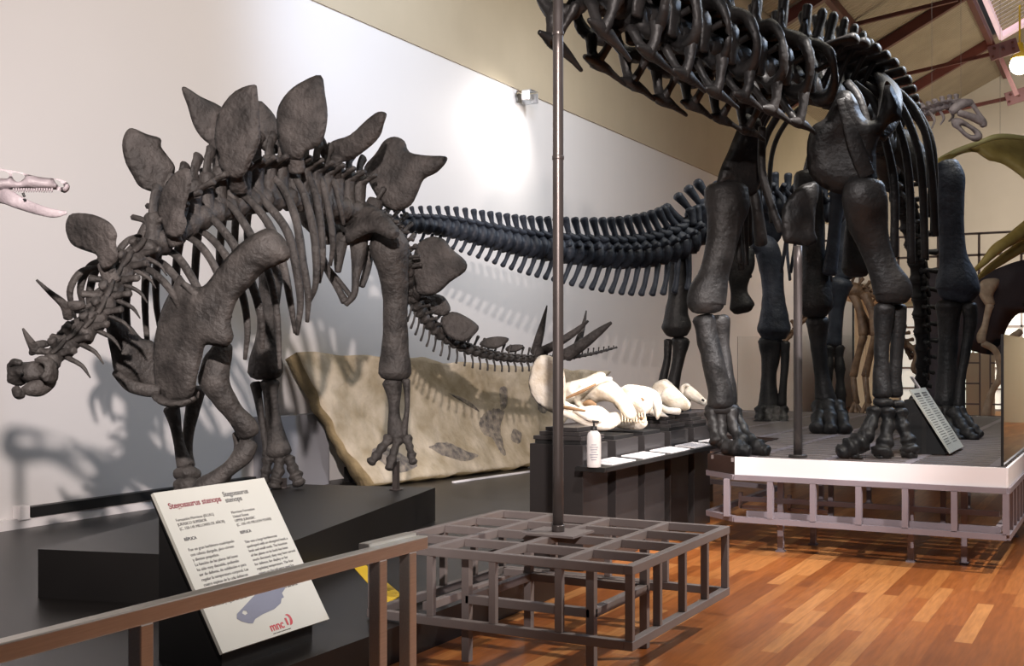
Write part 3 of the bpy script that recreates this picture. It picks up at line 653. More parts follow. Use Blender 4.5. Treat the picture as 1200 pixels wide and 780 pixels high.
bone(SKL, 'beak', [(18, 455, 5.99, 5), (22, 461, 5.99, 7), (27, 462, 6.0, 5)], mP, .9)
# shoulder girdle and forelegs
def scap_bend(u, v): return .05 * math.cos(u * 4)
plate(ST_, 'shoulder_blade', [(306, 270), (318, 268), (332, 280), (338, 301), (325, 310), (310, 318), (296, 335), (284, 348), (278, 362), (275, 378), (278, 395), (270, 406), (258, 405), (246, 404), (242, 418), (236, 440), (232, 458), (222, 470), (205, 474), (190, 472), (181, 456), (178, 430), (179, 400), (188, 366), (200, 343), (213, 322), (222, 330), (236, 336), (247, 332), (262, 312), (284, 286)], 7.18, mS, .10, -18, 4, ew=.10, relief=.03, rfreq=6, step=.045, bend=scap_bend)
bone(ST_, 'shoulder_blade', [(213, 330, 7.13, 3), (238, 354, 7.12, 5), (258, 378, 7.12, 6), (268, 396, 7.13, 7)], mS, .45, rough=.2)
plate(ST_, 'coracoid', [(180, 458), (200, 468), (225, 466), (233, 458), (231, 468), (214, 477), (190, 475)], 7.2, mS, .13, -18, relief=.03)
plate(ST_, 'shoulder_blade', [(123, 366), (136, 374), (152, 380), (166, 396), (182, 402), (190, 430), (186, 462), (166, 455), (146, 446), (134, 436), (130, 415), (126, 395)], 7.55, mS, .09, 35, 0, relief=.03)
bone(ST_, 'breast_bone', [(134, 436, 7.3, 4), (150, 450, 7.25, 7), (170, 456, 7.25, 8), (186, 458, 7.25, 6)], mS, .6, rough=.2)
bone(ST_, 'upper_arm_bone', [(262, 404, 7.55, 11), (258, 416, 7.52, 14), (252, 432, 7.5, 18), (252, 448, 7.5, 18), (262, 466, 7.52, 14), (275, 484, 7.55, 12), (287, 498, 7.58, 14), (291, 507, 7.6, 14)], mS, .7, rough=.12)
bone(ST_, 'forearm_bone', [(292, 519, 7.62, 11), (285, 532, 7.6, 12), (270, 547, 7.58, 9), (254, 560, 7.57, 10), (240, 571, 7.56, 13), (232, 580, 7.56, 12)], mS, .75, rough=.12)
bone(ST_, 'forearm_bone', [(278, 508, 7.72, 6), (279, 525, 7.72, 5), (272, 545, 7.7, 5), (262, 566, 7.7, 6)], mS, .8)
bones(ST_, 'forefoot', [[(232, 580, 7.56, 13), (230, 592, 7.55, 12)]] + [[(222 + 9 * k, 590, 7.52 + .03 * abs(k - 1), 6), (219 + 10 * k, 603, 7.46, 5), (217 + 11 * k, 613, 7.44, 5)] for k in range(3)], mS, 1)
bone(ST_, 'upper_arm_bone', [(200, 440, 8.35, 12), (204, 455, 8.38, 12), (212, 470, 8.4, 13)], mS, .8)
bone(ST_, 'forearm_bone', [(201, 479, 8.4, 10), (205, 495, 8.4, 7.5), (209, 515, 8.4, 6.5), (213, 532, 8.4, 8), (217, 544, 8.4, 10)], mS, .8)
bone(ST_, 'forearm_bone', [(230, 456, 8.5, 11), (226, 478, 8.5, 9), (221, 505, 8.5, 7), (220, 528, 8.5, 6), (222, 545, 8.48, 7)], mS, .8)
bones(ST_, 'forefoot', [[(208, 555, 8.4, 7), (219, 554, 8.38, 10), (231, 556, 8.42, 7)], [(208, 568, 8.36, 7), (219, 567, 8.34, 10), (231, 568, 8.38, 7)], [(209, 575, 8.33, 6), (206, 590, 8.28, 6), (205, 600, 8.26, 5)], [(219, 575, 8.33, 6), (218, 590, 8.28, 6), (218, 602, 8.26, 5)], [(230, 575, 8.35, 6), (231, 590, 8.3, 6), (232, 601, 8.28, 5)]], mS, 1)
# pelvis
plate(ST_, 'hip_bone', [(398, 230), (412, 228), (430, 237), (445, 245), (455, 254), (461, 268), (452, 276), (438, 271), (424, 276), (408, 284), (399, 276), (394, 252)], 9.42, mS, .10, -40, -25, relief=.02, bend=lambda u, v: -.5 * u * u)
plate(ST_, 'hip_bone', [(352, 238), (372, 236), (392, 240), (402, 262), (398, 282), (380, 286), (362, 272), (350, 256)], 9.75, mS, .10, 30, -25, relief=.02)
bones(ST_, 'sacrum', [[(385, 246, 9.3, 12), (410, 252, 9.5, 15), (436, 262, 9.75, 14), (452, 268, 9.95, 10)], [(400, 282, 9.5, 8), (418, 274, 9.55, 10), (440, 272, 9.65, 9)], [(436, 262, 9.7, 6), (452, 266, 9.6, 7), (463, 270, 9.55, 6)]], mS, 1)
bones(ST_, 'pubis', [[(402, 276, 9.5, 8), (398, 295, 9.48, 7), (396, 318, 9.46, 4)], [(374, 292, 9.6, 4), (384, 316, 9.55, 4.5), (396, 338, 9.5, 4), (404, 353, 9.48, 5)], [(386, 316, 9.6, 3), (398, 330, 9.58, 3), (411, 347, 9.55, 3)]], mS)
bones(ST_, 'ischium', [[(420, 276, 9.6, 12), (420, 300, 9.58, 9), (417, 325, 9.55, 5), (415, 345, 9.5, 4), (405, 356, 9.48, 4)], [(432, 290, 9.9, 7), (430, 315, 9.9, 5), (424, 335, 9.85, 4)]], mS)
# hind legs
bone(ST_, 'thigh_bone', [(454, 276, 9.62, 19), (456, 290, 9.62, 23), (460, 315, 9.65, 18.5), (463, 345, 9.7, 15), (463, 380, 9.72, 14.5), (463, 408, 9.74, 16), (463, 426, 9.75, 19), (463, 437, 9.75, 20)], mS, .8, seg=16, rough=.08)
bone(ST_, 'shin_bone', [(460, 448, 9.76, 12), (461, 456, 9.76, 10), (462, 470, 9.76, 7), (462, 488, 9.76, 7), (464, 502, 9.76, 10), (466, 511, 9.76, 12)], mS, .85)
bone(ST_, 'calf_bone', [(476, 446, 9.72, 5), (477, 460, 9.72, 3.5), (477, 480, 9.72, 3), (474, 500, 9.74, 4), (473, 510, 9.74, 5)], mS, .9)
HF = bones(ST_, 'hind_foot', [[(457, 513, 9.76, 4), (466, 513, 9.75, 5), (477, 513, 9.76, 4)]], mS, 1)
for q in ([(456, 514, 9.74, 7), (448, 524, 9.7, 5.5), (441, 534, 9.66, 6), (435, 541, 9.63, 5.5)], [(466, 516, 9.72, 6.5), (462, 528, 9.68, 5), (459, 538, 9.65, 6), (456, 548, 9.62, 5)], [(477, 514, 9.74, 7), (480, 524, 9.7, 4.5), (482, 533, 9.67, 5.5), (484, 541, 9.64, 5)]):
    toe(HF, q, mS)
bone(ST_, 'thigh_bone', [(322, 285, 10.0, 14), (319, 315, 10.0, 15), (315, 350, 10.0, 13), (313, 385, 10.0, 12), (312, 405, 10.0, 15), (311, 424, 10.0, 20), (311, 436, 10.0, 21)], mS, .8, seg=14)
bone(ST_, 'shin_bone', [(316, 449, 10.0, 12), (317, 462, 10.0, 9), (320, 490, 10.0, 9), (324, 512, 10.0, 12), (326, 530, 9.98, 16)], mS, .85)
bone(ST_, 'calf_bone', [(300, 450, 10.0, 7), (303, 470, 10.0, 5), (308, 500, 10.0, 4), (311, 520, 9.98, 4), (313, 533, 9.98, 6)], mS, .9)
HF2 = bones(ST_, 'hind_foot', [[(314, 537, 9.97, 5), (327, 537, 9.96, 5), (340, 537, 9.97, 5)]], mS, 1)
for q in ([(314, 538, 9.97, 7), (312, 552, 9.95, 6), (310, 563, 9.93, 6)], [(328, 539, 9.95, 7), (326, 552, 9.92, 7), (323, 562, 9.9, 8), (321, 569, 9.88, 8)], [(339, 538, 9.95, 7), (343, 548, 9.92, 7), (347, 557, 9.9, 8), (350, 565, 9.88, 8)]):
    toe(HF2, q, mS)
bm = NB()
for px, py, d, zt in ((464, 540, 9.8, None), (332, 560, 9.96, None)):
    p = P(px, py, d); bar(bm, (p.x, p.y, .479), p, .045, .045, V((0, 1, 0)))
    sweep(bm, [V((p.x, p.y, .479)), V((p.x, p.y, .486))], .06, seg=12, rough=0, round_=False)
obj('support_rod', bm, M_POLE, ST_, smooth=False)
#=====PART4
# ------------------------------------------------------------------ raised platform of the big skeletons
PF = thing('display_platform', 'raised metal grating platform with white front board under the sauropod skeletons', 'platform', (-2.9, 12.5, 0))
ZT, ZW, ZB = .79, .642, .255
poly = [(-2.89, 9.2), (-.83, 9.2), (-.83, 17.5), (-6.2, 17.5), (-6.2, 12.6), (-3.2, 11.6), (-3.2, 9.45)]
def xrange_at(y):
    xs = []
    for i in range(len(poly)):
        (xa, ya), (xb, yb) = poly[i], poly[(i + 1) % len(poly)]
        if (ya > y) != (yb > y): xs.append(xa + (xb - xa) * (y - ya) / (yb - ya))
    return (min(xs), max(xs)) if len(xs) >= 2 else None
bm = NB(); y = 9.25
while y < 17.5:
    r = xrange_at(y)
    if r: box(bm, (r[0] + .03, y - .055, ZT - .045), (r[1] - .03, y + .055, ZT - .012))
    y += .19
obj('deck_grating', bm, M_GREY, PF, smooth=False)
for k in range(9):
    x = -5.9 + k * .62; ys = [9.24, 17.45]
    if x < -2.89: ys[0] = 9.6 if x > -3.2 else 11.65 + (-3.28 - x) * .36
    bm = NB(); bar(bm, (x, ys[0], ZT - .035), (x, ys[1], ZT - .035), .07, .05); obj('deck_rail', bm, M_FRAME, PF, smooth=False)
EDG = list(zip(poly, poly[1:] + poly[:1]))
bm = NB()
for a, b in EDG[:2]: bar(bm, (*a, ZT - .075), (*b, ZT - .075), .02, .146)
obj('white_front_board', bm, M_WHITE, PF, label='white board edge of the platform', smooth=False)
bm = NB()
for a, b in EDG[2:]: bar(bm, (*a, ZT - .077), (*b, ZT - .077), .02, .142)
obj('brown_side_board', bm, mat('brown_board', (.045, .026, .02), (.06, .035, .028), 3, .5), PF, label='brown board on the side of the platform', smooth=False)
bm = NB()
for a, b in zip(poly, poly[1:] + poly[:1]): bar(bm, (*a, ZW - .022), (*b, ZW - .022), .05, .042); bar(bm, (*a, ZB + .022), (*b, ZB + .022), .05, .045)
obj('edge_frame', bm, M_FRAME, PF, smooth=False)
bm = NB()
for a, b in (((-2.82, 9.30), (-.9, 9.30)), ((-.9, 9.30), (-.9, 17.4))): bar(bm, (*a, ZB + .06), (*b, ZB + .06), .04, .045)
obj('inner_rail', bm, M_FRAME, PF, smooth=False)
def X_at(px, Y): xc = (px - 600) / F; d = Y / (xc * ST + CT); return d * (xc * CT - ST)
for px in (852, 903, 953, 1006.6, 1061, 1118.5, 1179):
    bm = NB(); x = X_at(px, 9.2); bar(bm, (x, 9.2, ZB + .04), (x, 9.2, ZW - .04), .045, .05, V((0, 1, 0))); obj('upright', bm, M_FRAME, PF, smooth=False)
for k in range(1, 30):
    y = 9.2 + k * .27; bm = NB(); bar(bm, (-.83, y, ZB + .04), (-.83, y, ZW - .04), .045, .05, V((0, 1, 0))); obj('upright', bm, M_FRAME, PF, smooth=False)
for k, (x, y) in enumerate([(X_at(915, 9.42), 9.42), (X_at(953, 9.9), 9.9), (X_at(1067.6, 9.44), 9.44), (X_at(1130, 9.55), 9.55), (-2.57, 11.2), (-1.55, 11.2), (-2.57, 13), (-1.55, 13), (-.95, 11.2), (-.95, 13.2), (-2.9, 12.2), (-4.2, 13), (-5.5, 13.4), (-4.2, 16), (-1.4, 16), (-.95, 15.5)]):
    bm = NB(); bar(bm, (x, y, .01), (x, y, ZT - .05), .045, .045, V((0, 1, 0))); box(bm, (x - .035, y - .035, 0), (x + .035, y + .035, .012)); obj('leg', bm, M_FRAME, PF, smooth=False)
for y in (9.42, 11.2, 13.0, 15.5):
    bm = NB(); bar(bm, (-2.9 if y < 12.5 else -5.4, y, .42), (-.9, y, .42), .04, .04); obj('cross_tie', bm, M_FRAME, PF, smooth=False)
for px in (868, 925):
    bm = NB(); x = X_at(px, 9.62); bar(bm, (x, 9.62, ZB + .06), (x, 9.62, .45), .03); bar(bm, (x, 9.62, ZB + .07), (x + .32, 9.62, ZB + .07), .03); obj('bracket', bm, M_FRAME, PF, smooth=False)
# glass barrier standing on the platform edge
GB = thing('glass_barrier', 'clear glass barrier with a black corner post on the platform edge', 'glass barrier', (-1.9, 9.24, ZT))
zt = 1.775
for a, b in (((-2.88, 9.235), (-1.86, 9.235)), ((-1.85, 9.235), (-.875, 9.235)), ((-.86, 9.26), (-.86, 12.4)), ((-.86, 12.42), (-.86, 15.6))):
    bm = NB(); bar(bm, (*a, (ZT + .003 + zt) / 2), (*b, (ZT + .003 + zt) / 2), .01, zt - ZT - .003); obj('pane', bm, M_GLASS, GB, smooth=False)
bm = NB(); box(bm, (-.874, 9.238, ZT + .003), (-.855, 9.254, zt)); obj('corner_post', bm, M_EDGE, GB, smooth=False)
# info sign on the platform
t = thing('platform_sign', 'tilted pale text sign on a black base standing on the grating by the black forefoot', 'sign', P(1095, 528, 10.35))
O2 = V((-1.36, 10.23, .80)); b2 = R(31.9); U2 = V((0, 1, 0)); W2 = V((-math.sin(b2), 0, math.cos(b2))); N2 = V((math.cos(b2), 0, math.sin(b2))); pw, ph = .80, .62
bm = NB(); obox(bm, O2 + U2 * pw / 2 + W2 * ph / 2, U2, W2, N2, (pw / 2, ph / 2, .008)); SP2 = obj('panel', bm, M_SIGN, t, smooth=False)
bm = NB()
f0 = [(O2.x - .03, ZT - .009), (O2.x - .03, O2.z), (O2.x - .02 - .27, O2.z + .44), (O2.x - .36, O2.z + .44), (O2.x - .36, ZT - .009)]
va = [bm.verts.new((x - .02, O2.y + .05, z)) for x, z in f0]; vb = [bm.verts.new((x - .02, O2.y + pw - .05, z)) for x, z in f0]
bm.faces.new(va); bm.faces.new(vb)
for i in range(5): bm.faces.new((va[i], va[(i + 1) % 5], vb[(i + 1) % 5], vb[i]))
obj('base', bm, M_BLACK, t, smooth=False)
for k in range(22):
    L_ = random.uniform(.24, .31) * (.7 if k % 7 == 6 else 1)
    for c0 in (.05, .43):
        bm = NB(); obox(bm, O2 + W2 * (ph - .05 - k * .0235) + U2 * (c0 + L_ / 2) + N2 * .0085, U2, W2, N2, (L_ / 2, .0035 if k > 1 else .008, .0006)); obj('text_line', bm, M_INK, SP2, smooth=False)
t = thing('small_label', 'narrow white label strip standing behind the tilted platform sign', 'label', P(1073, 450, 11.34))
bm = NB(); a, b = P(1068, 441, 11.3), P(1078, 456, 11.3); bar(bm, a, b, .012, .07, VIEW); obj('card', bm, M_WHITE, t, smooth=False)
bm = NB(); q = P(1073, 450, 11.34); bar(bm, (q.x, q.y, ZT - .009), q, .02, .02, V((0, 1, 0))); obj('stem', bm, M_BLACK, t, smooth=False)

# ------------------------------------------------------------------ big black sauropod
DK = thing('sauropod_skeleton', 'big black long-necked dinosaur skeleton striding towards the viewer on the platform', 'dinosaur skeleton', (-2.4, 11, ZT))
mD = M_DIPL; REST[DK.name] = ZT - .009
NK = [(560, -125, 6.3), (636, -66, 6.8), (694, -16, 7.15), (745, 17, 7.55), (790, 40, 7.95), (835, 60, 8.4), (875, 76, 8.8), (912, 89, 9.2), (945, 98, 9.6)]
fr, L = path_frames([P(*q) for q in NK], 10); l = L / 10
for i, (p, t) in enumerate(fr):
    if i == 0: continue
    f = i / 9; bm = NB(); S = t.cross(UP).normalized(); U2 = S.cross(t).normalized()
    r = .105 + .025 * f; z = 1.25 + .25 * f; k = .20 + .05 * f
    sweep(bm, [p - t * l * .5, p - t * l * .3, p, p + t * l * .35, p + t * l * .52], [r * .95, r * 1.05, r * .75, r * .95, r * .6], [r * .9, r, r * .68, r * .9, r * .6], U2, 14, 3, .15, 12)
    sweep(bm, [p + U2 * r * .3, p + U2 * .15 * z, p + U2 * .22 * z], [.17, .13, .15], [.075, .05, .07], S, 10, 3, .18, 12)
    for s in (-1, 1):
        a = p + U2 * .17 * z + S * s * .04; e = p + U2 * (.33 + .05 * f) * z + S * s * (.09 + .05 * f) - t * .03
        sweep(bm, [a, a.lerp(e, .5) + S * s * .02, e], [.12, .075, .05], [.045, .030, .036], S, 8, 3, .2, 14)
        for dr in (-1, 1):
            a = p + U2 * .13 * z + S * s * .05; e = p + t * dr * l * .55 + U2 * (.17 + .02 * dr) * z + S * s * .13
            sweep(bm, [a, a.lerp(e, .5) + U2 * .02, e], [.07, .052, .075], [.045, .030, .034], U2, 8, 3, .18, 14)
        # thin wall that half closes the opening from behind
        sweep(bm, [p - t * l * .28 + U2 * .15 * z + S * s * .05, p - t * l * .22 + U2 * .08 * z + S * s * k * .8, p - t * l * .2 - U2 * .08 * z + S * s * k * .7], [.10, .075, .06], [.03, .022, .026], S, 8, 4, .2, 14)
        sweep(bm, [p + U2 * .0 + S * s * .07, p + U2 * .03 * z + S * s * k * .7, p + U2 * .06 * z + S * s * (k + .05)], [.05, .028, .036], [.028, .02, .026], U2, 7, 3, .2, 16)
    # broad front wall with a big opening on each side of the centrum
    jj = lambda: random.uniform(-.014, .014)
    half = [(.0, .17), (.045, .25), (.085, .345), (.115, .33), (.115, .24), (.19, .215), (.265, .15), (.285, .03), (.255, -.075), (.19, -.15), (.10, -.155), (.05, -.11)]
    hole = [(.085, .12), (.15, .155), (.215, .115), (.235, .03), (.20, -.06), (.13, -.085), (.09, -.02)]
    zs = 1.22 + .22 * f; N2 = (t * 1 + U2 * .25).normalized(); W2 = N2.cross(S).normalized(); W2 = W2 if W2.dot(U2) > 0 else -W2
    ring = [(x * zs + jj(), y * zs + jj()) for x, y in half] + [(-x * zs + jj(), y * zs + jj()) for x, y in reversed(half[1:])] + [(0, -.10 * zs)]
    ring = half and [(x, y) for x, y in ring if not (abs(x) < .02 and y < 0)]
    hc = (.165, .04); hs = .84 + .1 * (i % 2)
    h1 = [((hc[0] + (x - hc[0]) * hs) * zs + jj(), (hc[1] + (y - hc[1]) * hs) * zs + jj()) for x, y in hole]; h2_ = [(-(hc[0] + (x - hc[0]) * hs) * zs + jj(), (hc[1] + (y - hc[1]) * hs) * zs + jj()) for x, y in hole]
    slab_bm(bm, [cr(ring, 3, True), cr(h1, 3, True), cr(h2_, 3, True)], p + t * l * .12, S, W2, N2, .15, .075, .034, lambda u, v: -.9 * u * u + .25 * max(0, v) * 0, .07, 5)
    NVT = obj('neck_vertebra', bm, mD, DK)
    if 1 < i < 9:
        for s in (-1, 1):
            bm = NB(); lo = (.29 + .02 * (i % 3)) * z * .85
            a = p - U2 * .11 * z + S * s * (k + .03); b = p - U2 * lo + S * s * (k - .02); c = p - U2 * .11 * z + S * s * .06
            sweep(bm, [a, a.lerp(b, .6) + S * s * .02, b], [.050, .034, .05], [.04, .028, .04], None, 8, 3, .2, 16); sweep(bm, [c, c.lerp(b, .5) - U2 * .02, b], [.05, .032, .045], [.035, .026, .035], None, 8, 3, .2, 16)
            sweep(bm, [b - t * .14, b, b + t * .18 - U2 * .02, b + t * (.30 + .05 * (i % 2)) - U2 * .05], [.016, .045, .024, .014], None, None, 8, 3, .2, 16); obj('neck_rib', bm, mD, NVT)
DV = [(945, 104, 9.55), (966, 108, 9.95), (986, 116, 10.35), (1004, 127, 10.8), (1018, 140, 11.25), (1028, 154, 11.7), (1034, 168, 12.2), (1036, 178, 12.7)]
fr, L = path_frames([P(*q) for q in DV], 11); l = L / 11; DVF = fr
for i, (p, t) in enumerate(fr):
    bm = NB(); S = t.cross(UP).normalized(); U2 = UP
    vertebra_bm(bm, p, t, UP, .13, l * .9, (0, 0, 0), 0, (0, 0), 0, 0, seg=10)
    sweep(bm, [p + U2 * .06, p + U2 * .24, p + U2 * .40], [.15, .12, .14], [.08, .06, .09], S, 10, 3, .16, 12)
    for s in (-1, 1):
        sp = .09 - .006 * i
        a = p + U2 * .36 + S * s * .02; e = p + U2 * (.66 + .01 * i) + S * s * sp
        sweep(bm, [a, a.lerp(e, .5), a.lerp(e, .9), e], [.11, .07, .06, .04], [.045, .034, .04, .025], S, 8, 3, .18, 14)
        a = p + U2 * .30; e = p + U2 * .38 + S * s * .36
        sweep(bm, [a, a.lerp(e, .55) + U2 * .01, e], [.14, .11, .10], [.045, .032, .045], U2, 8, 3, .16, 14)
        a = p + U2 * .02 + S * s * .08; e = p + U2 * .34 + S * s * .24
        sweep(bm, [a, a.lerp(e, .5), e], [.035, .022, .03], [.03, .02, .03], t, 6, 3, .16, 14)
    obj('back_vertebra', bm, mD, DK)
bones(DK, 'sacrum', [[(1034, 168, 12.3, 16), (1036, 180, 12.9, 18), (1040, 200, 13.4, 15)]], mD, 1)
fr, L = path_frames([P(1040, 200, 13.4), P(1056, 235, 13.7), P(1068, 275, 13.9), P(1075, 320, 14.0), P(1078, 370, 14.1), P(1080, 420, 14.3), P(1076, 458, 14.6), P(1060, 482, 15.2)], 17); l = L / 17
for i, (p, t) in enumerate(fr):
    f = i / 16; bm = NB(); U2 = (RIGHT - t * RIGHT.dot(t)).normalized(); r = .13 - .075 * f
    vertebra_bm(bm, p, t, U2, r, l * .85, (.17 * (1 - f) + .04, .05 * (1 - .5 * f), .02), -.3, (.17 * (1 - f) + .03, .03), .2, .55); obj('tail_vertebra', bm, mD, DK)
# ribs: right side traced, mirrored for the left side
for i, (pts, d) in enumerate([([(992, 96), (1008, 118), (1020, 170), (1022, 230)], 9.9), ([(1000, 98), (1024, 120), (1038, 165), (1048, 220), (1048, 300)], 10.2), ([(1008, 96), (1038, 118), (1058, 165), (1066, 220), (1068, 308)], 10.5), ([(1016, 92), (1050, 116), (1073, 165), (1081, 215), (1084, 302)], 10.8), ([(1022, 92), (1058, 112), (1082, 150), (1092, 205), (1096, 276)], 11.1), ([(1028, 98), (1064, 118), (1088, 155), (1095, 200), (1094, 272)], 11.5), ([(1032, 108), (1064, 128), (1084, 160), (1090, 210), (1089, 250)], 11.9)]):
    ws = [P(x, y, d - .15 * math.sin(k / (len(pts) - 1) * 2.4)) for k, (x, y) in enumerate(pts)]
    mid = ws[0] + V((-.36, 0, 0)); nW = len(ws)
    for s in (0, 1):
        q = ws if not s else [V((2 * mid.x - v.x, v.y, v.z)) for v in ws]
        hw = (.042 if i < 6 else .03)
        ra = [hw * k for k in ([1.0, .95, .9, .95, .9][:nW])]
        bm = NB(); sweep(bm, q, ra, [r * .55 for r in ra], VIEW, 8, 6, .08, 8); obj('rib', bm, mD, DK)
# shoulder girdle
plate(DK, 'shoulder_blade', [(985, 107), (996, 107), (1004, 118), (1010, 133), (1018, 141), (1028, 138), (1033, 118), (1038, 95), (1047, 104), (1056, 128), (1055, 141), (1044, 144), (1034, 156), (1027, 172), (1027, 200), (1028, 210), (1019, 221), (1002, 229), (982, 227), (963, 219), (950, 206), (946, 192), (946, 166), (953, 147), (966, 139), (976, 120)], 9.45, mD, .13, -12, 6, ew=.13, relief=.035, rfreq=4, step=.06)
bone(DK, 'shoulder_blade', [(985, 116, 9.40, 6), (996, 150, 9.39, 8), (1008, 185, 9.39, 10), (1016, 206, 9.41, 10)], mD, .22, rough=.15)
bone(DK, 'shoulder_blade', [(1030, 160, 9.5, 9), (1040, 140, 9.65, 14), (1044, 114, 9.95, 16), (1040, 98, 10.4, 16), (1034, 92, 10.9, 16)], mD, .4, rough=.12)
plate(DK, 'shoulder_blade', [(872, 134), (882, 136), (892, 142), (894, 170), (894, 200), (889, 222), (878, 230), (866, 226), (852, 216), (840, 219), (844, 198), (853, 178), (861, 158)], 10.0, mD, .12, 25, 0, ew=.1, relief=.03, rfreq=4)
plate(DK, 'breast_plate', [(944, 215), (958, 213), (960, 226), (956, 245), (955, 270), (958, 282), (948, 288), (930, 286), (918, 282), (916, 262), (917, 244), (925, 230), (935, 220)], 9.75, mD, .06, 15, 0, relief=.02)
bones(DK, 'collar_bone', [[(893, 150, 9.8, 5), (893, 200, 9.75, 5), (902, 235, 9.75, 5), (915, 270, 9.75, 5)], [(884, 225, 10.1, 7), (888, 250, 10.1, 7), (892, 285, 10.2, 8)]], mD)
# forelegs
bone(DK, 'upper_arm_bone', [(851, 221, 9.95, 25), (852, 240, 9.93, 26), (849, 262, 9.92, 21.5), (844, 290, 9.92, 18), (837, 320, 9.92, 18), (830, 342, 9.92, 22), (827, 354, 9.92, 23), (827, 361, 9.92, 20)], mD, .6, seg=18, rough=.07, freq=6)
bone(DK, 'forearm_bone', [(825, 374, 9.98, 14), (829, 395, 9.97, 13), (836, 425, 9.96, 13), (843, 455, 9.95, 14), (845, 474, 9.94, 16)], mD, .8, seg=14, rough=.12, freq=10)
bone(DK, 'forearm_bone', [(843, 374, 10.05, 13), (846, 400, 10.05, 9), (850, 430, 10.03, 9), (853, 455, 10.02, 10), (853, 474, 10.0, 11)], mD, .8, seg=14, rough=.12, freq=10)
def foot(parent, lst, m, wm=1.22):
    c = [q[0] for q in lst[:3]]; ft = bones(parent, 'foot', [[(x, y - 2, d, wd * .8) for x, y, d, wd in c]], m, 1)
    for q in lst: toe(ft, [(x, y, d, wd * wm) for x, y, d, wd in q], m, .16)
foot(DK, [[(834, 484, 9.95, 7), (836, 500, 9.88, 5.5), (839, 517, 9.80, 6)], [(844, 486, 9.95, 8), (845, 503, 9.88, 6), (847, 520, 9.80, 7)], [(856, 484, 9.95, 8), (860, 502, 9.86, 6), (868, 516, 9.76, 8), (868, 524, 9.72, 8)], [(862, 482, 10.0, 6), (870, 500, 9.92, 5), (878, 514, 9.8, 6), (888, 524, 9.7, 9), (898, 529, 9.66, 6)], [(852, 524, 9.66, 8), (864, 526, 9.6, 10), (876, 529, 9.56, 6)]], mD)
bones(DK, 'wrist', [[(830, 480, 9.97, 7), (846, 480, 9.93, 9), (862, 480, 9.97, 7)]], mD, 1)
bone(DK, 'upper_arm_bone', [(1014, 217, 9.42, 23), (1014, 234, 9.42, 27), (1016, 256, 9.48, 25), (1024, 285, 9.52, 19), (1034, 312, 9.52, 18), (1043, 332, 9.52, 22), (1046, 342, 9.52, 23), (1046, 350, 9.52, 20)], mD, .6, seg=18, rough=.07, freq=6)
bone(DK, 'forearm_bone', [(1036, 360, 9.55, 13), (1035, 380, 9.55, 11), (1033, 410, 9.55, 9), (1033, 440, 9.55, 10), (1034, 462, 9.55, 12)], mD, .8, seg=14, rough=.12, freq=10)
bone(DK, 'forearm_bone', [(1053, 360, 9.6, 10), (1053, 380, 9.6, 9), (1051, 410, 9.6, 7.5), (1049, 440, 9.6, 8), (1049, 462, 9.6, 9)], mD, .8, seg=14, rough=.12, freq=10)
bones(DK, 'wrist', [[(1026, 470, 9.55, 5), (1035, 472, 9.52, 6.5), (1044, 472, 9.52, 5)], [(1048, 473, 9.55, 5), (1057, 474, 9.56, 5)]], mD, 1)
foot(DK, [[(1025, 482, 9.52, 6), (1021, 497, 9.48, 5), (1015, 510, 9.44, 6), (1008, 520, 9.42, 7.5)], [(1006, 519, 9.42, 8), (996, 525, 9.40, 8), (987, 530, 9.40, 6.5)], [(996, 530, 9.38, 4), (1003, 535, 9.36, 3.5), (1009, 538, 9.36, 2)], [(1040, 483, 9.5, 6), (1040, 500, 9.46, 5), (1037, 518, 9.42, 6.5), (1034, 529, 9.40, 8)], [(1029, 531, 9.40, 3.5), (1033, 536, 9.38, 3.5), (1039, 538, 9.38, 2.5)], [(1054, 484, 9.55, 6), (1058, 500, 9.5, 5), (1064, 516, 9.46, 6), (1066, 526, 9.44, 7)], [(1060, 530, 9.44, 4), (1067, 533, 9.42, 4), (1073, 535, 9.42, 2)]], mD, 1.6)
# hind legs and pelvis
bones(DK, 'hip_bone', [[(1040, 156, 12.4, 14), (1058, 172, 12.4, 20), (1078, 196, 12.4, 18), (1098, 216, 12.3, 10)], [(985, 160, 12.9, 14), (968, 180, 12.9, 20), (955, 205, 12.9, 16)]], mD, .5)
MB = M_BLUE
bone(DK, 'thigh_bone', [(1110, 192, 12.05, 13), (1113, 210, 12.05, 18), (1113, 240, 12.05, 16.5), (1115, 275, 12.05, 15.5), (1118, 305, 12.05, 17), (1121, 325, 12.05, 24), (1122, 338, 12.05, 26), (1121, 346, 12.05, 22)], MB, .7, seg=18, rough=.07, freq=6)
bone(DK, 'shin_bone', [(1112, 358, 12.1, 16), (1112, 375, 12.1, 13), (1111, 410, 12.1, 11), (1110, 445, 12.1, 12), (1109, 474, 12.1, 15)], mD, .85, seg=14, rough=.1)
bone(DK, 'calf_bone', [(1136, 358, 12.0, 9), (1137, 378, 12.0, 8), (1132, 410, 12.0, 6), (1126, 445, 12.0, 5.5), (1123, 478, 12.0, 8)], mD, .85, seg=12, rough=.1)
foot(DK, [[(1108, 484, 12.05, 9), (1112, 498, 11.9, 7), (1118, 510, 11.7, 7), (1124, 517, 11.6, 6)], [(1118, 484, 11.95, 8), (1126, 497, 11.8, 6), (1134, 508, 11.65, 7), (1142, 515, 11.55, 5)], [(1125, 482, 11.95, 6), (1134, 493, 11.85, 5), (1142, 503, 11.7, 5), (1149, 509, 11.65, 4)], [(1098, 484, 12.05, 8), (1098, 500, 11.9, 6), (1098, 514, 11.75, 6)]], mD)
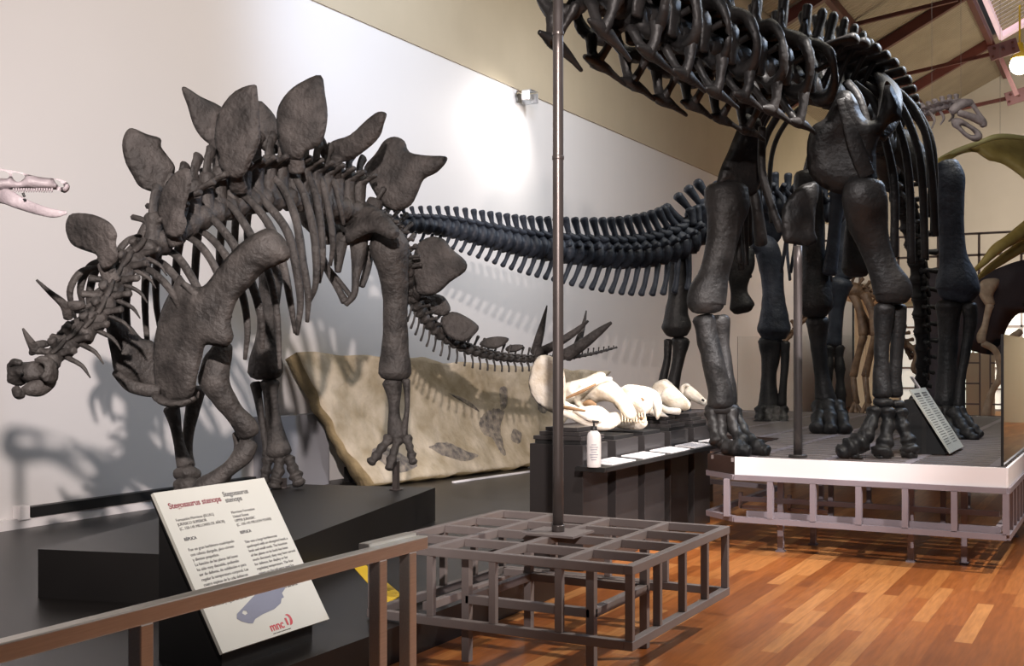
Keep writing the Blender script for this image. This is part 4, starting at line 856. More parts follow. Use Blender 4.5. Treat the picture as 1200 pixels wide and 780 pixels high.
bone(DK, 'thigh_bone', [(946, 205, 12.7, 16), (948, 240, 12.7, 17), (952, 280, 12.7, 14), (955, 315, 12.7, 15), (955, 340, 12.7, 20), (955, 358, 12.7, 21), (955, 366, 12.7, 17)], mD, .7, seg=16, rough=.07)
bone(DK, 'shin_bone', [(958, 376, 12.75, 14), (959, 400, 12.75, 10), (963, 440, 12.75, 9), (968, 470, 12.75, 13)], mD, .85, seg=14)
foot(DK, [[(962, 476, 12.75, 9), (960, 490, 12.6, 8), (957, 502, 12.45, 7)], [(970, 476, 12.7, 9), (972, 490, 12.55, 8), (973, 504, 12.4, 7)], [(980, 476, 12.7, 8), (986, 490, 12.55, 7), (990, 503, 12.4, 7)]], mD)
bone(DK, 'pubis', [(1000, 230, 11.6, 8), (1002, 260, 11.6, 11), (1001, 290, 11.6, 13), (1003, 312, 11.6, 17), (1003, 320, 11.6, 15)], mD, .6, seg=14)
bone(DK, 'ischium', [(985, 215, 12.6, 12), (980, 250, 12.6, 8), (976, 290, 12.6, 8), (972, 320, 12.6, 9)], MB, .6, seg=14)
# front support post
t = thing('support_post', 'round grey metal post under the black breast bone of the big skeleton', 'post', (P(935, 545, 9.42).x, P(935, 545, 9.42).y, ZT))
q = P(935, 288, 9.5); bm = NB(); sweep(bm, [V((q.x, q.y, ZT - .008)), V((q.x, q.y, 1.7)), q], .036, seg=16, rough=0, round_=False); obj('tube', bm, M_POLE, t)
bm = NB(); sweep(bm, [V((q.x, q.y, ZT - .009)), V((q.x, q.y, ZT + .012))], .075, seg=20, rough=0, round_=False); obj('foot_plate', bm, M_POLE, t)

# ------------------------------------------------------------------ second sauropod behind
CK = thing('sauropod_skeleton', 'blue-black dinosaur skeleton behind, its long tail reaching along the white wall', 'dinosaur skeleton', (-4.8, 14.75, ZT)); REST[CK.name] = ZT - .009
TP = [(850, 252, 15.1), (822, 268, 14.9), (800, 284, 14.75), (770, 294, 14.5), (735, 298, 14.2), (700, 297, 13.9), (660, 293, 13.6), (615, 287, 13.2), (570, 277, 12.8), (530, 268, 12.5), (495, 264, 12.25), (462, 263, 12.05), (430, 262, 11.9)]
fr, L = path_frames([P(*q) for q in TP], 40, .3); l0 = L / 40
for i, (p, t) in enumerate(fr):
    f = i / 39; l = l0 * (1.3 - .6 * f); bm = NB(); r = .14 * (1 - f) ** 1.0 + .072; U2 = (UP - t * UP.dot(t)).normalized()
    h = .28 * (1 - f) ** 1.2 + .07
    vertebra_bm(bm, p, t, U2, r * (1 if f < .5 else 1), l * .93, (h, .045 * (1 - f) + .022, .03 * (1 - f) + .012), .45 * (-1), (.20 * (1 - f) ** 2, .035) if f < .45 else (0, 0), .3, .5 if f < .9 else 0)
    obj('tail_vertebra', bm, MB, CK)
    if i > 3:
        bm = NB(); q = p - U2 * r * .92; k = (.42 * (1 - f) ** 1.5 + .07); e = q - U2 * k * .9 + t * k * .45
        sweep(bm, [q, q.lerp(e, .5) - U2 * k * .08, e], [.034 * (1 - f) + .014, .028 * (1 - f) + .012, .036 * (1 - f) + .016], None, None, 8, 3, .1, 16); obj('chevron', bm, MB, CK)
fr, L = path_frames([P(845, 250, 15.1), P(880, 240, 15.3), P(920, 240, 15.4), P(955, 246, 15.4), P(985, 250, 15.3)], 11); l = L / 11
for i, (p, t) in enumerate(fr):
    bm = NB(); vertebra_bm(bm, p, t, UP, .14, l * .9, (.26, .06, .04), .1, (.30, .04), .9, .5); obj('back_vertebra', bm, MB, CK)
    if 3 < i:
        for s in (-1, 1):
            S = t.cross(UP).normalized() * s; a = p + UP * .16 + S * .28
            bm = NB(); sweep(bm, [a, a + S * .28 - UP * .2, a + S * .36 - UP * .65, a + S * .2 - UP * 1.1], [.035, .04, .04, .03], [.02, .02, .02, .02], t, 8, 5); obj('rib', bm, MB, CK)
for k in range(7):   # knobbly fused spines over the hips
    bone(CK, 'hip_spine', [(812 + 7 * k, 262 - 3 * k, 14.7 + .05 * k, 5), (811 + 7 * k, 252 - 2 * k, 14.7 + .05 * k, 5), (809 + 7 * k, 246 - 2.2 * k, 14.7 + .05 * k, 6.5)], MB, 1)
plate(CK, 'hip_bone', [(820, 250), (838, 238), (862, 238), (882, 250), (890, 272), (880, 288), (862, 292), (850, 284), (836, 290), (824, 280)], 14.6, MB, .12, -30, 0, relief=.02)
plate(CK, 'hip_bone', [(872, 240), (896, 236), (916, 250), (918, 272), (905, 290), (888, 284), (876, 262)], 15.6, MB, .12, -30, 0, relief=.02)
bone(CK, 'thigh_bone', [(795, 290, 14.95, 14), (797, 320, 14.95, 14), (795, 345, 14.95, 12), (793, 368, 14.95, 14), (793, 382, 14.95, 17.5), (793, 389, 14.95, 15)], mD, .75, seg=14)
bone(CK, 'shin_bone', [(798, 399, 15, 11), (796, 415, 15, 8), (792, 435, 15, 7), (788, 458, 15, 8), (786, 478, 15, 10)], mD, .8, seg=12)
bone(CK, 'calf_bone', [(783, 399, 15.1, 5), (782, 420, 15.1, 4.5), (778, 440, 15.1, 5), (774, 462, 15.1, 6)], mD, .8, seg=12)
foot(CK, [[(776 + 9 * k, 480, 15.0, 6), (775 + 10 * k, 488, 14.9, 5), (774 + 11 * k, 491, 14.8, 5)] for k in range(3)], mD)
bone(CK, 'thigh_bone', [(886, 284, 15.1, 12), (898, 292, 15.1, 15), (904, 315, 15.1, 14), (906, 345, 15.1, 13), (907, 370, 15.1, 17), (907, 386, 15.1, 20), (907, 392, 15.1, 17)], MB, .75, seg=14)
bone(CK, 'shin_bone', [(903, 400, 15.15, 15), (903, 418, 15.15, 11.5), (901, 440, 15.15, 9), (901, 462, 15.15, 11), (902, 475, 15.15, 14)], mD, .85, seg=14)
bone(CK, 'calf_bone', [(920, 402, 15.05, 6), (920, 425, 15.05, 5), (918, 450, 15.05, 4.5), (916, 474, 15.05, 6)], mD, .85, seg=12)
foot(CK, [[(891 + 9 * k, 480, 15.05, 5.5), (890 + 9.5 * k, 489, 14.98, 4.5), (889 + 10 * k, 495, 14.9, 4.5)] for k in range(4)], mD)
bone(CK, 'pubis', [(876, 292, 14.6, 9), (870, 308, 14.6, 15), (866, 325, 14.6, 13), (866, 342, 14.6, 10), (869, 358, 14.6, 15), (870, 363, 14.6, 13)], mD, .6, seg=14)
bone(CK, 'upper_arm_bone', [(985, 255, 15.4, 14), (987, 280, 15.4, 11), (988, 305, 15.4, 10), (990, 324, 15.4, 12)], MB, .7)
bone(CK, 'forearm_bone', [(984, 332, 15.4, 16), (981, 350, 15.4, 11), (979, 375, 15.4, 9), (976, 402, 15.4, 11)], MB, .8, seg=14)
foot(CK, [[(972, 408, 15.4, 6), (971, 430, 15.35, 5), (970, 460, 15.3, 5), (969, 486, 15.25, 6)], [(982, 408, 15.4, 6), (984, 430, 15.35, 5), (985, 460, 15.3, 5), (986, 486, 15.25, 6)]], mD)

# ------------------------------------------------------------------ brown dinosaur skeleton further back
BK = thing('dinosaur_skeleton', 'small brown two-legged dinosaur skeleton seen between the black sauropod legs', 'dinosaur skeleton', (-2.6, 19.8, 0)); REST[BK.name] = .442
fr, L = path_frames([P(1068, 420, 19.2), P(1050, 385, 19.3), P(1030, 352, 19.4), P(1010, 338, 19.6), P(990, 335, 19.8), P(968, 348, 20), P(945, 372, 20.2), P(920, 400, 20.4)], 26); l = L / 26
for i, (p, t) in enumerate(fr):
    bm = NB(); vertebra_bm(bm, p, t, UP, .045, l * .9, (.12, .035, .014), .3, (.09, .018), .6, .5); obj('vertebra', bm, M_BROWN, BK)
    if 2 < i < 10:
        for s in (-1, 1):
            S = t.cross(UP).normalized() * s; bm = NB(); sweep(bm, [p, p + S * .16 - UP * .12, p + S * .18 - UP * .4, p + S * .08 - UP * .6], [.016, .018, .016, .01], seg=6, n=4); obj('rib', bm, M_BROWN, BK)
bones(BK, 'pelvis', [[(985, 332, 19.7, 5), (1000, 340, 19.6, 9), (1016, 346, 19.6, 6)], [(1000, 345, 19.6, 5), (1012, 368, 19.5, 3), (1022, 390, 19.5, 5)]], M_BROWN)
for dx, dd in ((0, 0), (14, -.5)):
    bone(BK, 'thigh_bone', [(1000 + dx, 345, 19.6 + dd, 6), (1008 + dx, 365, 19.5 + dd, 5), (1012 + dx, 392, 19.4 + dd, 6)], M_BROWN)
    bone(BK, 'shin_bone', [(1012 + dx, 394, 19.4 + dd, 5), (1006 + dx, 415, 19.45 + dd, 4), (1000 + dx, 440, 19.5 + dd, 5)], M_BROWN)
    bones(BK, 'foot', [[(1000 + dx, 442, 19.5 + dd, 4), (1002 + dx, 460, 19.4 + dd, 3.5), (1004 + dx, 472, 19.4 + dd, 4)]] + [[(1002 + dx, 472, 19.4 + dd, 3), (996 + dx + 7 * k, 484, 19.3 + dd, 2.6), (993 + dx + 9 * k, 492, 19.2 + dd, 2)] for k in range(3)], M_BROWN)
bones(BK, 'shoulder_blade', [[(1040, 372, 19.2, 4), (1052, 392, 19.1, 5), (1062, 405, 19.1, 4)]], M_BROWN); bones(BK, 'arm_bone', [[(1062, 402, 19.1, 3.5), (1074, 414, 19.0, 3), (1070, 432, 18.9, 3), (1080, 440, 18.9, 2)]], M_BROWN)
bm = NB(); q = P(1000, 345, 19.7); bar(bm, (q.x, q.y, .442), q, .03, .03, V((0, 1, 0))); obj('support_rod', bm, M_BLACK, BK, smooth=False)
bm = NB(); q = P(1010, 480, 19.3); box(bm, (q.x - 1.2, q.y - .9, 0), (q.x + 1.0, q.y + 1.1, .44)); obj('low_plinth', bm, M_GREY, None, 'low grey plinth under the small brown skeleton', cat='plinth', smooth=False)
#=====PART5
# ------------------------------------------------------------------ skull table
FX, BX = -3.63, -4.08
YS = [(7.83, 8.29), (8.455, 8.92), (9.07, 9.53), (9.68, 10.14), (10.30, 10.76)]
ORD = ['nearest of the five, below the horned skull', 'second, below the rear of the toothed skull', 'third, below the toothed snout', 'fourth, below the broad beaked skull', 'farthest, below the small narrow skull']
M_PED = mat('dark_laminate', (.030, .027, .027), (.038, .034, .034), 1.5, .33)
for (a, b), o in zip(YS, ORD):
    t = thing('pedestal', 'dark square display pedestal, ' + o, 'pedestal', ((FX + BX) / 2, (a + b) / 2, 0), 'pedestals of the skull table')
    bm = NB(); box(bm, (BX, a, 0), (FX, b, .945), .004); obj('column', bm, M_PED, t, smooth=False)
    bm = NB(); box(bm, (BX + .03, a + .03, .945), (FX - .03, b - .03, .975), .003); obj('top_pad', bm, M_BLACK, t, smooth=False)
t = thing('skull_table_shelf', 'long dark shelf running along the front of the five pedestals', 'shelf', (-3.5, 9.25, .76))
bm = NB(); box(bm, (FX + .002, 7.68, .765), (-3.385, 10.85, .80), .003); obj('board', bm, M_BLACK, t, smooth=False)
bm = NB(); box(bm, (BX - .05, 8.0, .0), (BX - .01, 10.7, .925)); bm2 = bm; obj('gap_shade_sheet', bm, M_BLACK, t, smooth=False)  # black sheet added so the gaps between pedestals look shaded
LB = ['below the horned skull beside the white bottle', 'just beyond the white bottle', 'under the toothed snout', 'under the beaked skull', 'at the far end of the shelf']
for (a, b), o in zip(YS, LB):
    c = V(((FX - 3.385) / 2 + .005, (a + b) / 2 + .03, .812)); tl = thing('caption_panel', 'white caption panel on the dark shelf ' + o, 'label', c, 'white captions on the skull shelf')
    bm = NB(); ax = V((.98, 0, -.06)).normalized(); az = V((.06, 0, .98)).normalized(); obox(bm, c, ax, V((0, 1, 0)), az, (.095, .235, .004)); obj('card', bm, M_WHITE, tl, smooth=False)
    bm = NB()
    for k in range(6): obox(bm, c + az * .0045 + ax * (-.07 + .026 * k) + V((0, random.uniform(-.03, .0), 0)), ax, V((0, 1, 0)), az, (.003, random.uniform(.12, .17), .0004))
    obj('text_lines', bm, M_SIL, tl, smooth=False)
# stepped skull stands
for i, (o, y0, y1, n_, z0) in enumerate((('under the frill of the horned skull', 7.85, 8.27, 3, .975), ('under the beaked skull', 9.72, 10.1, 3, .975), ('under the small narrow skull', 10.34, 10.7, 3, .975))):
    t = thing('skull_stand', 'dark stepped stand ' + o, 'stand', (-3.86, (y0 + y1) / 2, z0), 'stepped skull stands')
    for k in range(n_):
        bm = NB(); s = k * .035; box(bm, (BX + .02 + s, y0 + s, z0 + k * .032), (FX - .02 - s, y1 - s, z0 + k * .032 + .03), .003); obj('step', bm, M_PED, t, smooth=False)
# white spray bottle
q = P(696, 545, 8.42); q.z = .80; bt = thing('pump_bottle', 'white pump bottle with black nozzle on the dark shelf corner', 'bottle', q)
bm = NB(); sweep(bm, [q + V((0, 0, z)) for z in (.002, .03, .2, .245, .262, .27)], [.050, .052, .052, .046, .030, .022], seg=20, rough=0, n=3, round_=False); obj('body', bm, M_BOTTLE, bt)
bm = NB(); sweep(bm, [q + V((0, 0, z)) for z in (.268, .278, .30)], [.024, .024, .020], seg=14, rough=0, round_=False); sweep(bm, [q + V((0, 0, z)) for z in (.30, .332)], .008, seg=8, rough=0); obj('cap', bm, M_BLACK, bt)
bm = NB(); bar(bm, q + V((0, 0, .336)) - RIGHT * .012, q + V((0, 0, .333)) + RIGHT * .036, .02, .014, bev=.003); obj('nozzle', bm, M_BLACK, bt, smooth=False)
bm = NB()
for k in range(7): obox(bm, q - VIEW * .0525 + V((0, 0, .06 + .018 * k)) + RIGHT * -.004, RIGHT, VIEW, UP, (.018 + .006 * (k % 3), .0008, .002))
obj('label_print', bm, M_SIL, bt, smooth=False)

# skulls ------------------------------------------------------------------
mK = M_PALE
hs = thing('horned_dinosaur_skull', 'long cream horned skull with round frill on the nearest pedestals', 'dinosaur skull', P(690, 505, 9.3))
plate(hs, 'frill', [(634, 416), (626, 424), (621, 440), (621, 455), (628, 470), (640, 480), (652, 484), (662, 474), (664, 450), (660, 430), (648, 418)], 9.05, mK, .05, -25, 10, relief=.015, bend=lambda u, v: .6 * u * u)
plate(hs, 'cranium', [(650, 455), (664, 448), (684, 443), (700, 438), (706, 439), (718, 446), (728, 456), (738, 470), (744, 482), (742, 492), (732, 487), (722, 474), (708, 470), (696, 474), (690, 484), (680, 478), (668, 474), (652, 478)], 9.5, mK, .22, -30, 0, ew=.09, relief=.03, rfreq=12, holes=[[(687, 470), (694, 469), (698, 473), (693, 478), (688, 477)]], step=.018)
bone(hs, 'brow_horn', [(674, 462, 9.3, 3), (690, 452, 9.32, 4.2), (704, 445, 9.36, 4), (716, 444, 9.4, 2.5)], mK, .9)
bone(hs, 'brow_horn', [(668, 458, 9.7, 3), (686, 448, 9.7, 4.5), (702, 440, 9.7, 4.5), (708, 440, 9.7, 3)], mK, .9)
bone(hs, 'cheek_bone', [(672, 482, 9.25, 4), (684, 482, 9.22, 6), (700, 482, 9.25, 7), (712, 488, 9.3, 5)], mK, .8)
bone(hs, 'lower_jaw', [(648, 478, 9.2, 4), (668, 484, 9.2, 6), (690, 492, 9.22, 8), (710, 494, 9.28, 10), (724, 490, 9.35, 8)], mK, .6, rough=.15)
bones(hs, 'jaw_joint', [[(652, 470, 9.3, 6), (664, 478, 9.25, 7), (674, 480, 9.25, 5)], [(674, 480, 9.18, 4), (690, 488, 9.17, 5), (704, 492, 9.18, 4)]], mK)
bones(hs, 'orbit_shade', [[(684, 473, 9.33, 2.5), (691, 472, 9.32, 4), (698, 475, 9.33, 2.5)]], M_TAN)  # solid tan piece in place of the shaded eye opening
bones(hs, 'horn_shade', [[(664, 466, 9.27, 1.2), (680, 459, 9.26, 2), (698, 450, 9.31, 1.4)]], M_TAN)  # tan strip painted as shade under the horn
bones(hs, 'jaw_shade', [[(654, 476, 9.2, 1), (668, 478, 9.16, 2.2), (686, 481, 9.15, 1.2)]], M_TAN)  # shade along the jaw, laid on as a tan strip
ts = thing('toothed_dinosaur_skull', 'cream meat-eater skull with rows of long teeth facing right', 'dinosaur skull', P(748, 497, 9.7)); REST[ts.name] = .977
bone(ts, 'snout', [(728, 470, 10.0, 13), (738, 468, 9.9, 17), (748, 470, 9.8, 17), (755, 475, 9.72, 12), (758, 478, 9.7, 9)], mK, .9, rough=.14, seg=16)
plate(ts, 'cranium', [(737, 460), (744, 453), (754, 452), (766, 456), (774, 464), (776, 480), (770, 492), (764, 476), (756, 462), (746, 460)], 10.1, mK, .12, -15, 0, relief=.02, step=.015)
bones(ts, 'eye_socket_shade', [[(744, 458, 9.84, 3.0), (750, 461, 9.84, 2)]], M_BLACK); bones(ts, 'eye_socket_shade', [[(758, 463, 9.9, 2.6), (762, 467, 9.9, 2)]], M_BLACK)  # black beads stand for shaded openings, no holes are cut
bone(ts, 'lower_jaw', [(722, 494, 9.95, 6), (736, 496, 9.85, 7), (748, 497, 9.75, 6.5), (754, 494, 9.7, 6)], mK, .9, rough=.12)
bm = NB()
for k in range(9):
    x = 728 + k * 3.4; d = 9.78 - k * .013
    sweep(bm, [P(x, 480, d), P(x + .4, 485 + (k % 2), d - .005), P(x - .3, 489.5 + (k % 3), d)], [.011, .009, .002], seg=6, n=3, rough=0)
    sweep(bm, [P(x + 1, 494, d - .02), P(x + 1.2, 490, d - .02), P(x + 1, 486.5, d - .015)], [.010, .008, .002], seg=6, n=3, rough=0)
obj('teeth', bm, M_TOOTH, ts)
bones(ts, 'nostril_shade', [[(752, 466, 9.55, 1.2), (754, 469, 9.55, 1.5)]], M_TAN)  # tan bead as painted shade of the nose opening
bones(ts, 'mouth_shade', [[(726, 490, 9.83, 1.5), (738, 491, 9.78, 2.2), (753, 490, 9.66, 2)]], M_TAN)  # tan strip for the shade between the jaws
ds = thing('beaked_dinosaur_skull', 'cream beaked skull with open lower jaw on the fourth pedestal', 'dinosaur skull', P(785, 490, 10.6)); REST[ds.name] = 1.07
plate(ds, 'cranium', [(768, 448), (778, 444), (784, 446), (794, 456), (804, 466), (809, 472), (807, 480), (797, 481), (785, 480), (776, 474), (768, 466), (764, 456)], 10.75, mK, .20, -25, 0, ew=.07, relief=.025, rfreq=12, step=.02)
bone(ds, 'snout', [(780, 462, 10.62, 11), (792, 470, 10.6, 10), (802, 474, 10.6, 7), (807, 475, 10.6, 5)], mK, .8)
bones(ds, 'cheek_bone', [[(758, 466, 10.4, 4), (768, 472, 10.42, 3.5), (780, 480, 10.45, 4), (796, 482, 10.5, 4)], [(760, 470, 10.4, 3), (764, 476, 10.4, 3), (770, 480, 10.42, 3)]], mK)
bone(ds, 'lower_jaw', [(757, 477, 10.35, 4.5), (765, 481, 10.35, 5.5), (774, 486, 10.37, 4.5), (783, 490, 10.4, 2)], mK, .8)
bone(ds, 'neck_support', [(785, 482, 10.75, 5), (786, 498, 10.75, 8)], M_BLACK, 1)
ns = thing('narrow_dinosaur_skull', 'small narrow cream skull at the far end of the skull table', 'dinosaur skull', P(812, 480, 11.4)); REST[ns.name] = 1.07
plate(ns, 'cranium', [(797, 453), (803, 449), (808, 450), (811, 456), (810, 463), (803, 466), (798, 462)], 11.45, mK, .12, -25, 0, relief=.02, step=.015, holes=[[(804, 453), (808, 454), (807, 458), (804, 457)]])
bone(ns, 'snout', [(806, 459, 11.35, 8), (814, 464, 11.32, 6.5), (821, 469, 11.3, 5), (826, 472, 11.28, 4)], mK, .8, rough=.1)
bones(ns, 'nostril_shade', [[(823, 468, 11.22, 1.6), (825, 469.5, 11.22, 1.2)]], M_BLACK)  # black bead replaces the shaded nose hole
bone(ns, 'neck_support', [(806, 466, 11.45, 3), (806, 497, 11.45, 5)], M_BLACK, 1)

# ------------------------------------------------------------------ pale open jaws at the left edge
tj = thing('theropod_skull', 'pale long-snouted open-jawed skull mounted in front of the wall at left edge', 'dinosaur skull', P(-40, 260, 5.00))
mJ = M_PALE2
plate(tj, 'upper_skull', [(-70, 190), (-30, 190), (0, 197), (20, 201), (45, 207), (64, 209), (74, 211), (81, 216), (81, 222), (76, 226), (69, 223), (64, 222), (48, 223), (30, 221), (14, 222), (0, 224), (-20, 232), (-60, 240), (-80, 220)], 5.00, mJ, .09, 20, 0, ew=.04, relief=.008, step=.016, holes=[[(-24, 200), (-2, 199), (8, 202), (11, 206), (8, 209), (-2, 209), (-20, 214)], [(14, 203), (20, 202), (28, 205), (29, 208), (22, 213), (16, 210)], [(63, 210), (70, 212), (75, 218), (70, 219), (64, 212)], [(-55, 204), (-34, 202), (-34, 220), (-55, 222)]])
bm = NB()
for k in range(16): sweep(bm, [P(16 + k * 3, 221, 4.97), P(16 + k * 3, 223.5, 4.97), P(15.5 + k * 3, 225.5, 4.97)], [.005, .004, .001], seg=5, n=2, rough=0)
obj('teeth', bm, mJ, tj)
bone(tj, 'lower_jaw', [(-60, 236, 5.00, 7), (-20, 227, 5.00, 11), (4, 229, 4.98, 9.5), (24, 238, 4.96, 7.5), (46, 246, 4.94, 6), (64, 250, 4.93, 5), (78, 249, 4.93, 2)], mJ, .5, rough=.05)
bone(tj, 'jaw_pin', [(27, 226.5, 4.90, 1.6), (28.5, 230, 4.90, 1.6)], M_BLACK, 1)
bm = NB(); q = P(-50, 230, 5.05); bar(bm, (q.x, q.y, .19), q, .03, .03, V((0, 1, 0))); obj('support_rod', bm, M_POLE, tj, smooth=False)

# ------------------------------------------------------------------ hanging white skeleton, olive model
wk = thing('hanging_skeleton', 'small white skeleton with long skull hanging below the roof', 'animal skeleton', P(1110, 135, 16))
fr, L = path_frames([P(1070, 136, 16.6), P(1090, 130, 16.4), P(1108, 124, 16.2), P(1124, 122, 16)], 7); l = L / 7
for p, t in fr:
    bm = NB(); vertebra_bm(bm, p, t, UP, .06, l * .8, (.07, .04, .025), .2, (.11, .03), .4, .5); obj('vertebra', bm, M_PALE2, wk)
for k in range(4):
    bone(wk, 'rib', [(1078 + 11 * k, 132 - 2 * k, 16.3, 1.6), (1084 + 11 * k, 142 - 2 * k, 16.2, 1.6), (1082 + 10 * k, 154 - 4 * k, 16.2, 1.0)], M_PALE2, 1)
bones(wk, 'cranium', [[(1116, 130, 15.9, 5), (1126, 122, 15.9, 6), (1138, 120, 15.9, 4)], [(1138, 120, 15.9, 3), (1146, 132, 15.9, 2.5), (1152, 142, 15.9, 4)], [(1124, 132, 15.9, 4), (1136, 136, 15.9, 4.5), (1150, 142, 15.9, 5), (1153, 147, 15.9, 4)]], M_PALE2, 1)
plate(wk, 'lower_jaw', [(1115, 140), (1124, 138), (1138, 146), (1149, 154), (1151, 162), (1143, 166), (1132, 161), (1122, 152), (1116, 148)], 15.85, M_PALE2, .08, -10, 0, ew=.04, step=.03, holes=[[(1126, 147), (1136, 151), (1142, 158), (1134, 156)]])
bm = NB()
for px, py in ((1092, 128), (1126, 120)): q = P(px, py, 16.2); bar(bm, q, (q.x, q.y, rz(q.x)), .005)
obj('hanging_wire', bm, M_GREY, wk, smooth=False)
om = thing('hanging_animal_model', 'olive yellow animal model hanging at right edge with broad fin and two arms', 'animal model', P(1180, 230, 17))
plate(om, 'fin', [(1098, 188), (1112, 180), (1136, 170), (1160, 163), (1172, 160), (1190, 162), (1230, 168), (1260, 190), (1262, 230), (1228, 224), (1204, 212), (1190, 200), (1172, 191), (1156, 185), (1146, 178), (1128, 180), (1112, 188), (1102, 192)], 17, M_OLIVE, .16, 15, -40, ew=.18, relief=.03, step=.11)
bone(om, 'fin_rim', [(1100, 188, 16.9, 3), (1122, 177, 16.85, 3.5), (1148, 167, 16.8, 3), (1170, 160, 16.75, 3.5), (1200, 162, 16.8, 3), (1240, 172, 16.8, 3)], mat('olive_rim', (.42, .40, .17), (.5, .47, .22), 5, .4), .8)
bone(om, 'arm', [(1138, 320, 16.2, 2), (1152, 308, 16.3, 4), (1166, 293, 16.4, 6.5), (1182, 282, 16.5, 7), (1202, 268, 16.7, 9), (1240, 240, 17, 12)], M_OLIVE, .9)
bone(om, 'arm', [(1146, 326, 16.5, 2.5), (1160, 314, 16.6, 4.5), (1180, 300, 16.7, 6), (1204, 284, 16.9, 8), (1240, 262, 17.2, 12)], M_OLIVE, .9)
bm = NB()
for px, py in ((1172, 164), (1230, 180)): q = P(px, py, 16.9); bar(bm, q, (q.x, q.y, rz(min(q.x, 1.5))), .005)
obj('hanging_wire', bm, M_GREY, om, smooth=False)

# ------------------------------------------------------------------ elephant silhouette with bones
el = thing('elephant_silhouette', 'dark elephant-shaped board with pale limb bones mounted on it', 'display board', (P(1130, 440, 20).x, P(1130, 440, 20).y, 0))
plate(el, 'silhouette_board', [(1076, 322), (1090, 315), (1104, 313), (1128, 319), (1150, 322), (1172, 313), (1196, 305), (1222, 304), (1240, 320), (1246, 360), (1244, 400), (1240, 430), (1222, 432), (1216, 400), (1210, 378), (1200, 367), (1190, 370), (1180, 384), (1176, 400), (1176, 416), (1150, 414), (1134, 412), (1126, 440), (1126, 500), (1090, 500), (1086, 440), (1078, 400), (1072, 350)], 20.2, M_SILH, .06, 0, 0, ew=.02, relief=0, step=.3)
plate(el, 'shoulder_blade', [(1146, 338), (1150, 329), (1160, 326), (1171, 327), (1169, 336), (1164, 346), (1166, 356), (1158, 360), (1152, 354), (1147, 345)], 20.0, M_ELE, .10, 0, 0, relief=.02, step=.05)
bone(el, 'upper_limb_bone', [(1160, 358, 20, 5), (1157, 368, 20, 4), (1154, 382, 20, 4), (1150, 393, 20, 5.5), (1150, 400, 20, 5)], M_ELE, .8)
bone(el, 'lower_limb_bone', [(1152, 402, 20, 4), (1162, 407, 20, 4), (1168, 414, 20, 4), (1172, 430, 20, 4), (1172, 446, 20, 5)], M_ELE, .8)
bone(el, 'lower_limb_bone', [(1170, 446, 20, 4), (1162, 460, 20, 4), (1157, 478, 20, 5), (1156, 486, 20, 6)], M_ELE, .8)
bone(el, 'hind_limb_bone', [(1196, 388, 19.8, 4), (1184, 400, 19.8, 6), (1180, 418, 19.8, 6), (1188, 436, 19.8, 8), (1182, 452, 19.8, 7)], M_ELE, .8)
bone(el, 'skull_fragment', [(1200, 354, 19.8, 3), (1206, 362, 19.8, 4)], M_BLACK, .8)
bm = NB()
for px in (1098, 1122, 1222): q = P(px, 420, 20.3); bar(bm, (q.x, q.y, 0), q, .06, .06, V((0, 1, 0)))
obj('board_stand', bm, M_BLACK, el, smooth=False)

# ------------------------------------------------------------------ far gallery, room below, small furniture
gy = 27.0
bm = NB(); box(bm, (-6.5, gy, 3.05), (9, 40, 3.3)); struct('gallery_floor', bm, M_ROOM)
gr = thing('gallery_railing', 'thin grey railing along the far gallery edge', 'railing', (0, gy, 3.3), kind='structure')
for z, nm in ((4.32, 'top_rail'), (3.85, 'mid_rail')):
    bm = NB(); bar(bm, (-6.5, gy + .05, z), (9, gy + .05, z), .05); obj(nm, bm, M_GREY, gr, smooth=False)
for k in range(18):
    bm = NB(); x = -6.4 + k * .85; bar(bm, (x, gy + .05, 3.3), (x, gy + .05, 4.32), .05, .05, V((0, 1, 0))); obj('post', bm, M_GREY, gr, smooth=False)
bm = NB(); box(bm, (-6.5, 31, 0), (9, 31.2, 3.05)); struct('wall_room', bm, M_ROOM)
light('room_light', 'AREA', (-1.5, 29, 3.0), (-1.5, 29, 0), 260, (1, .95, .82), 3.5)
for k, (px, lb) in enumerate(((1108, 'tall glazed window grid behind the black shin bones'), (1186, 'tall glazed window grid at right edge below the dark arch'))):
    wn = thing('window_%d' % (k + 1), lb, 'window', PY(px, 430, 30.9), kind='structure')
    c = PY(px, 430, 30.93); bm = NB(); box(bm, (c.x - 1.1, 30.92, .3), (c.x + 1.1, 30.96, 2.9)); obj('pane', bm, emis('window_daylight', (.85, .86, .80), .45), wn, smooth=False)
    bm = NB()
    for i in range(6): x = c.x - 1.1 + i * .44; bar(bm, (x, 30.9, .3), (x, 30.9, 2.9), .05, .05, V((0, 1, 0)))
    for i in range(6): z = .3 + i * .52; bar(bm, (c.x - 1.1, 30.9, z), (c.x + 1.1, 30.9, z), .05, .05)
    obj('window_frame', bm, M_GREY, wn, smooth=False)
t = thing('white_screen', 'plain whitish panel standing upright behind the black calf bone', 'panel', (PY(1148, 470, 25).x, 25, 0))
a, b = PY(1132, 413, 25), PY(1166, 470, 25); bm = NB(); box(bm, (a.x, 24.98, .35), (b.x, 25.02, a.z)); obj('board', bm, M_ROOM, t, smooth=False)
bm = NB()
for x in (a.x + .06, b.x - .06): box(bm, (x - .03, 24.8, 0), (x + .03, 25.2, .04)); box(bm, (x - .03, 24.97, .03), (x + .03, 25.03, .36))
obj('foot', bm, M_GREY, t, smooth=False)
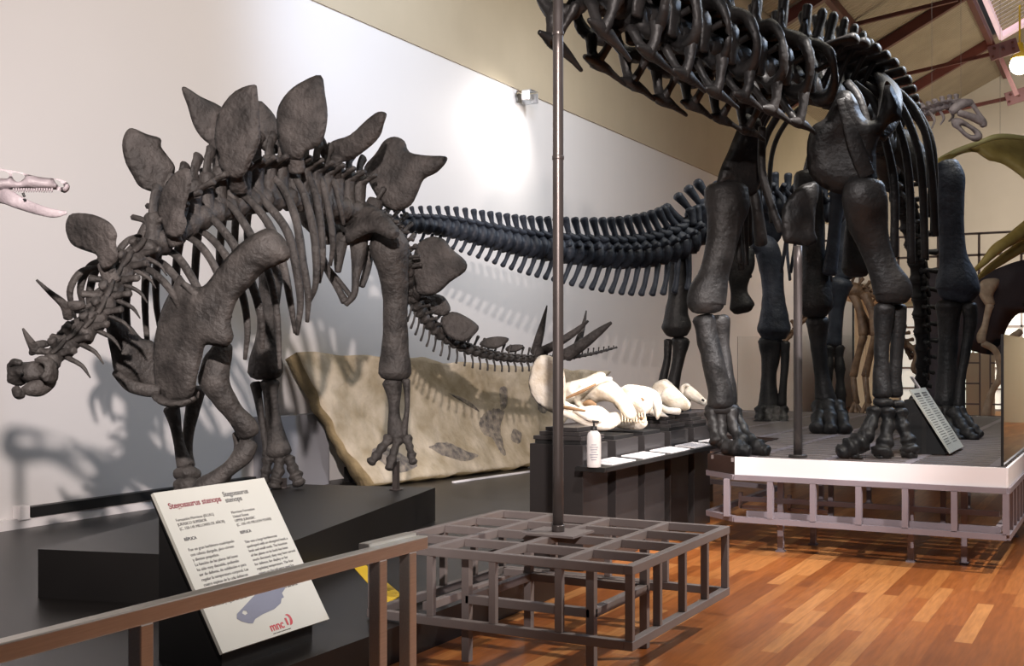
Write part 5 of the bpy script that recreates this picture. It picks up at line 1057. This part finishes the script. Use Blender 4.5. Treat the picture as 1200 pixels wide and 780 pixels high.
for px, lb in ((1138, 'slim ladder-like metal rack, left of the whitish panel'), (1171, 'slim ladder-like metal rack beside the pale limb bones')):
    t = thing('metal_rack', lb, 'rack', (PY(px, 470, 24).x, 24, 0), 'slim metal racks')
    x = PY(px, 470, 24).x; bm = NB()
    for s in (-.16, .16): bar(bm, (x + s, 24, 0), (x + s, 24, 1.9), .03, .03, V((0, 1, 0)))
    obj('side_rail', bm, M_GREY, t, smooth=False)
    for z in (.3, .7, 1.1, 1.5, 1.85): bm = NB(); bar(bm, (x - .16, 24, z), (x + .16, 24, z), .10, .03); obj('shelf', bm, M_GREY, t, smooth=False)
t = thing('white_display_base', 'low white display base with a blue panel beyond the grating', 'display base', (PY(1160, 500, 19.0).x, 19.0, 0))
a, b = PY(1136, 494, 18.6), PY(1210, 508, 18.6); bm = NB(); box(bm, (a.x, 18.6, 0), (b.x, 19.2, a.z)); obj('body', bm, M_WHITE, t, smooth=False)
a, b = PY(1146, 494, 18.58), PY(1153, 508, 18.58); bm = NB(); box(bm, (a.x, 18.575, .05), (b.x, 18.59, a.z - .02)); obj('panel', bm, M_BLUEP, t, smooth=False)
c = V((PY(1199, 480, 19.8).x + .4, 20.1, 0)); t = thing('wooden_table', 'small dark wooden table on the parquet at right edge', 'table', c)
M_DW = mat('dark_wood', (.08, .035, .02), (.13, .06, .03), 6, .4)
bm = NB(); box(bm, c + V((-.35, -.4, .70)), c + V((.6, .4, .74)), .004); obj('tabletop', bm, M_DW, t, smooth=False)
for s in (-.3, .55):
    for u in (-.35, .35): bm = NB(); bar(bm, c + V((s, u, 0)), c + V((s, u, .70)), .05, .05, V((0, 1, 0))); obj('leg', bm, M_DW, t, smooth=False)
bm = NB(); box(bm, c + V((-.3, -.36, .60)), c + V((.55, -.33, .70))); obj('apron', bm, M_DW, t, smooth=False)
c2 = PY(1198, 453, 19.7); t = thing('white_notice', 'blank white notice on a stand at the right edge', 'notice', (c2.x, 19.7, .741))
a, b = PY(1190, 440, 19.7), PY(1212, 466, 19.7); bm = NB(); box(bm, (a.x, 19.69, b.z), (b.x, 19.71, a.z)); obj('sheet', bm, M_WHITE, t, smooth=False)
bm = NB(); x = (a.x + b.x) / 2; box(bm, (x - .015, 19.695, .745), (x + .015, 19.705, b.z + .02)); box(bm, (x - .1, 19.62, .741), (x + .1, 19.78, .755)); obj('stand', bm, M_GREY, t, smooth=False)
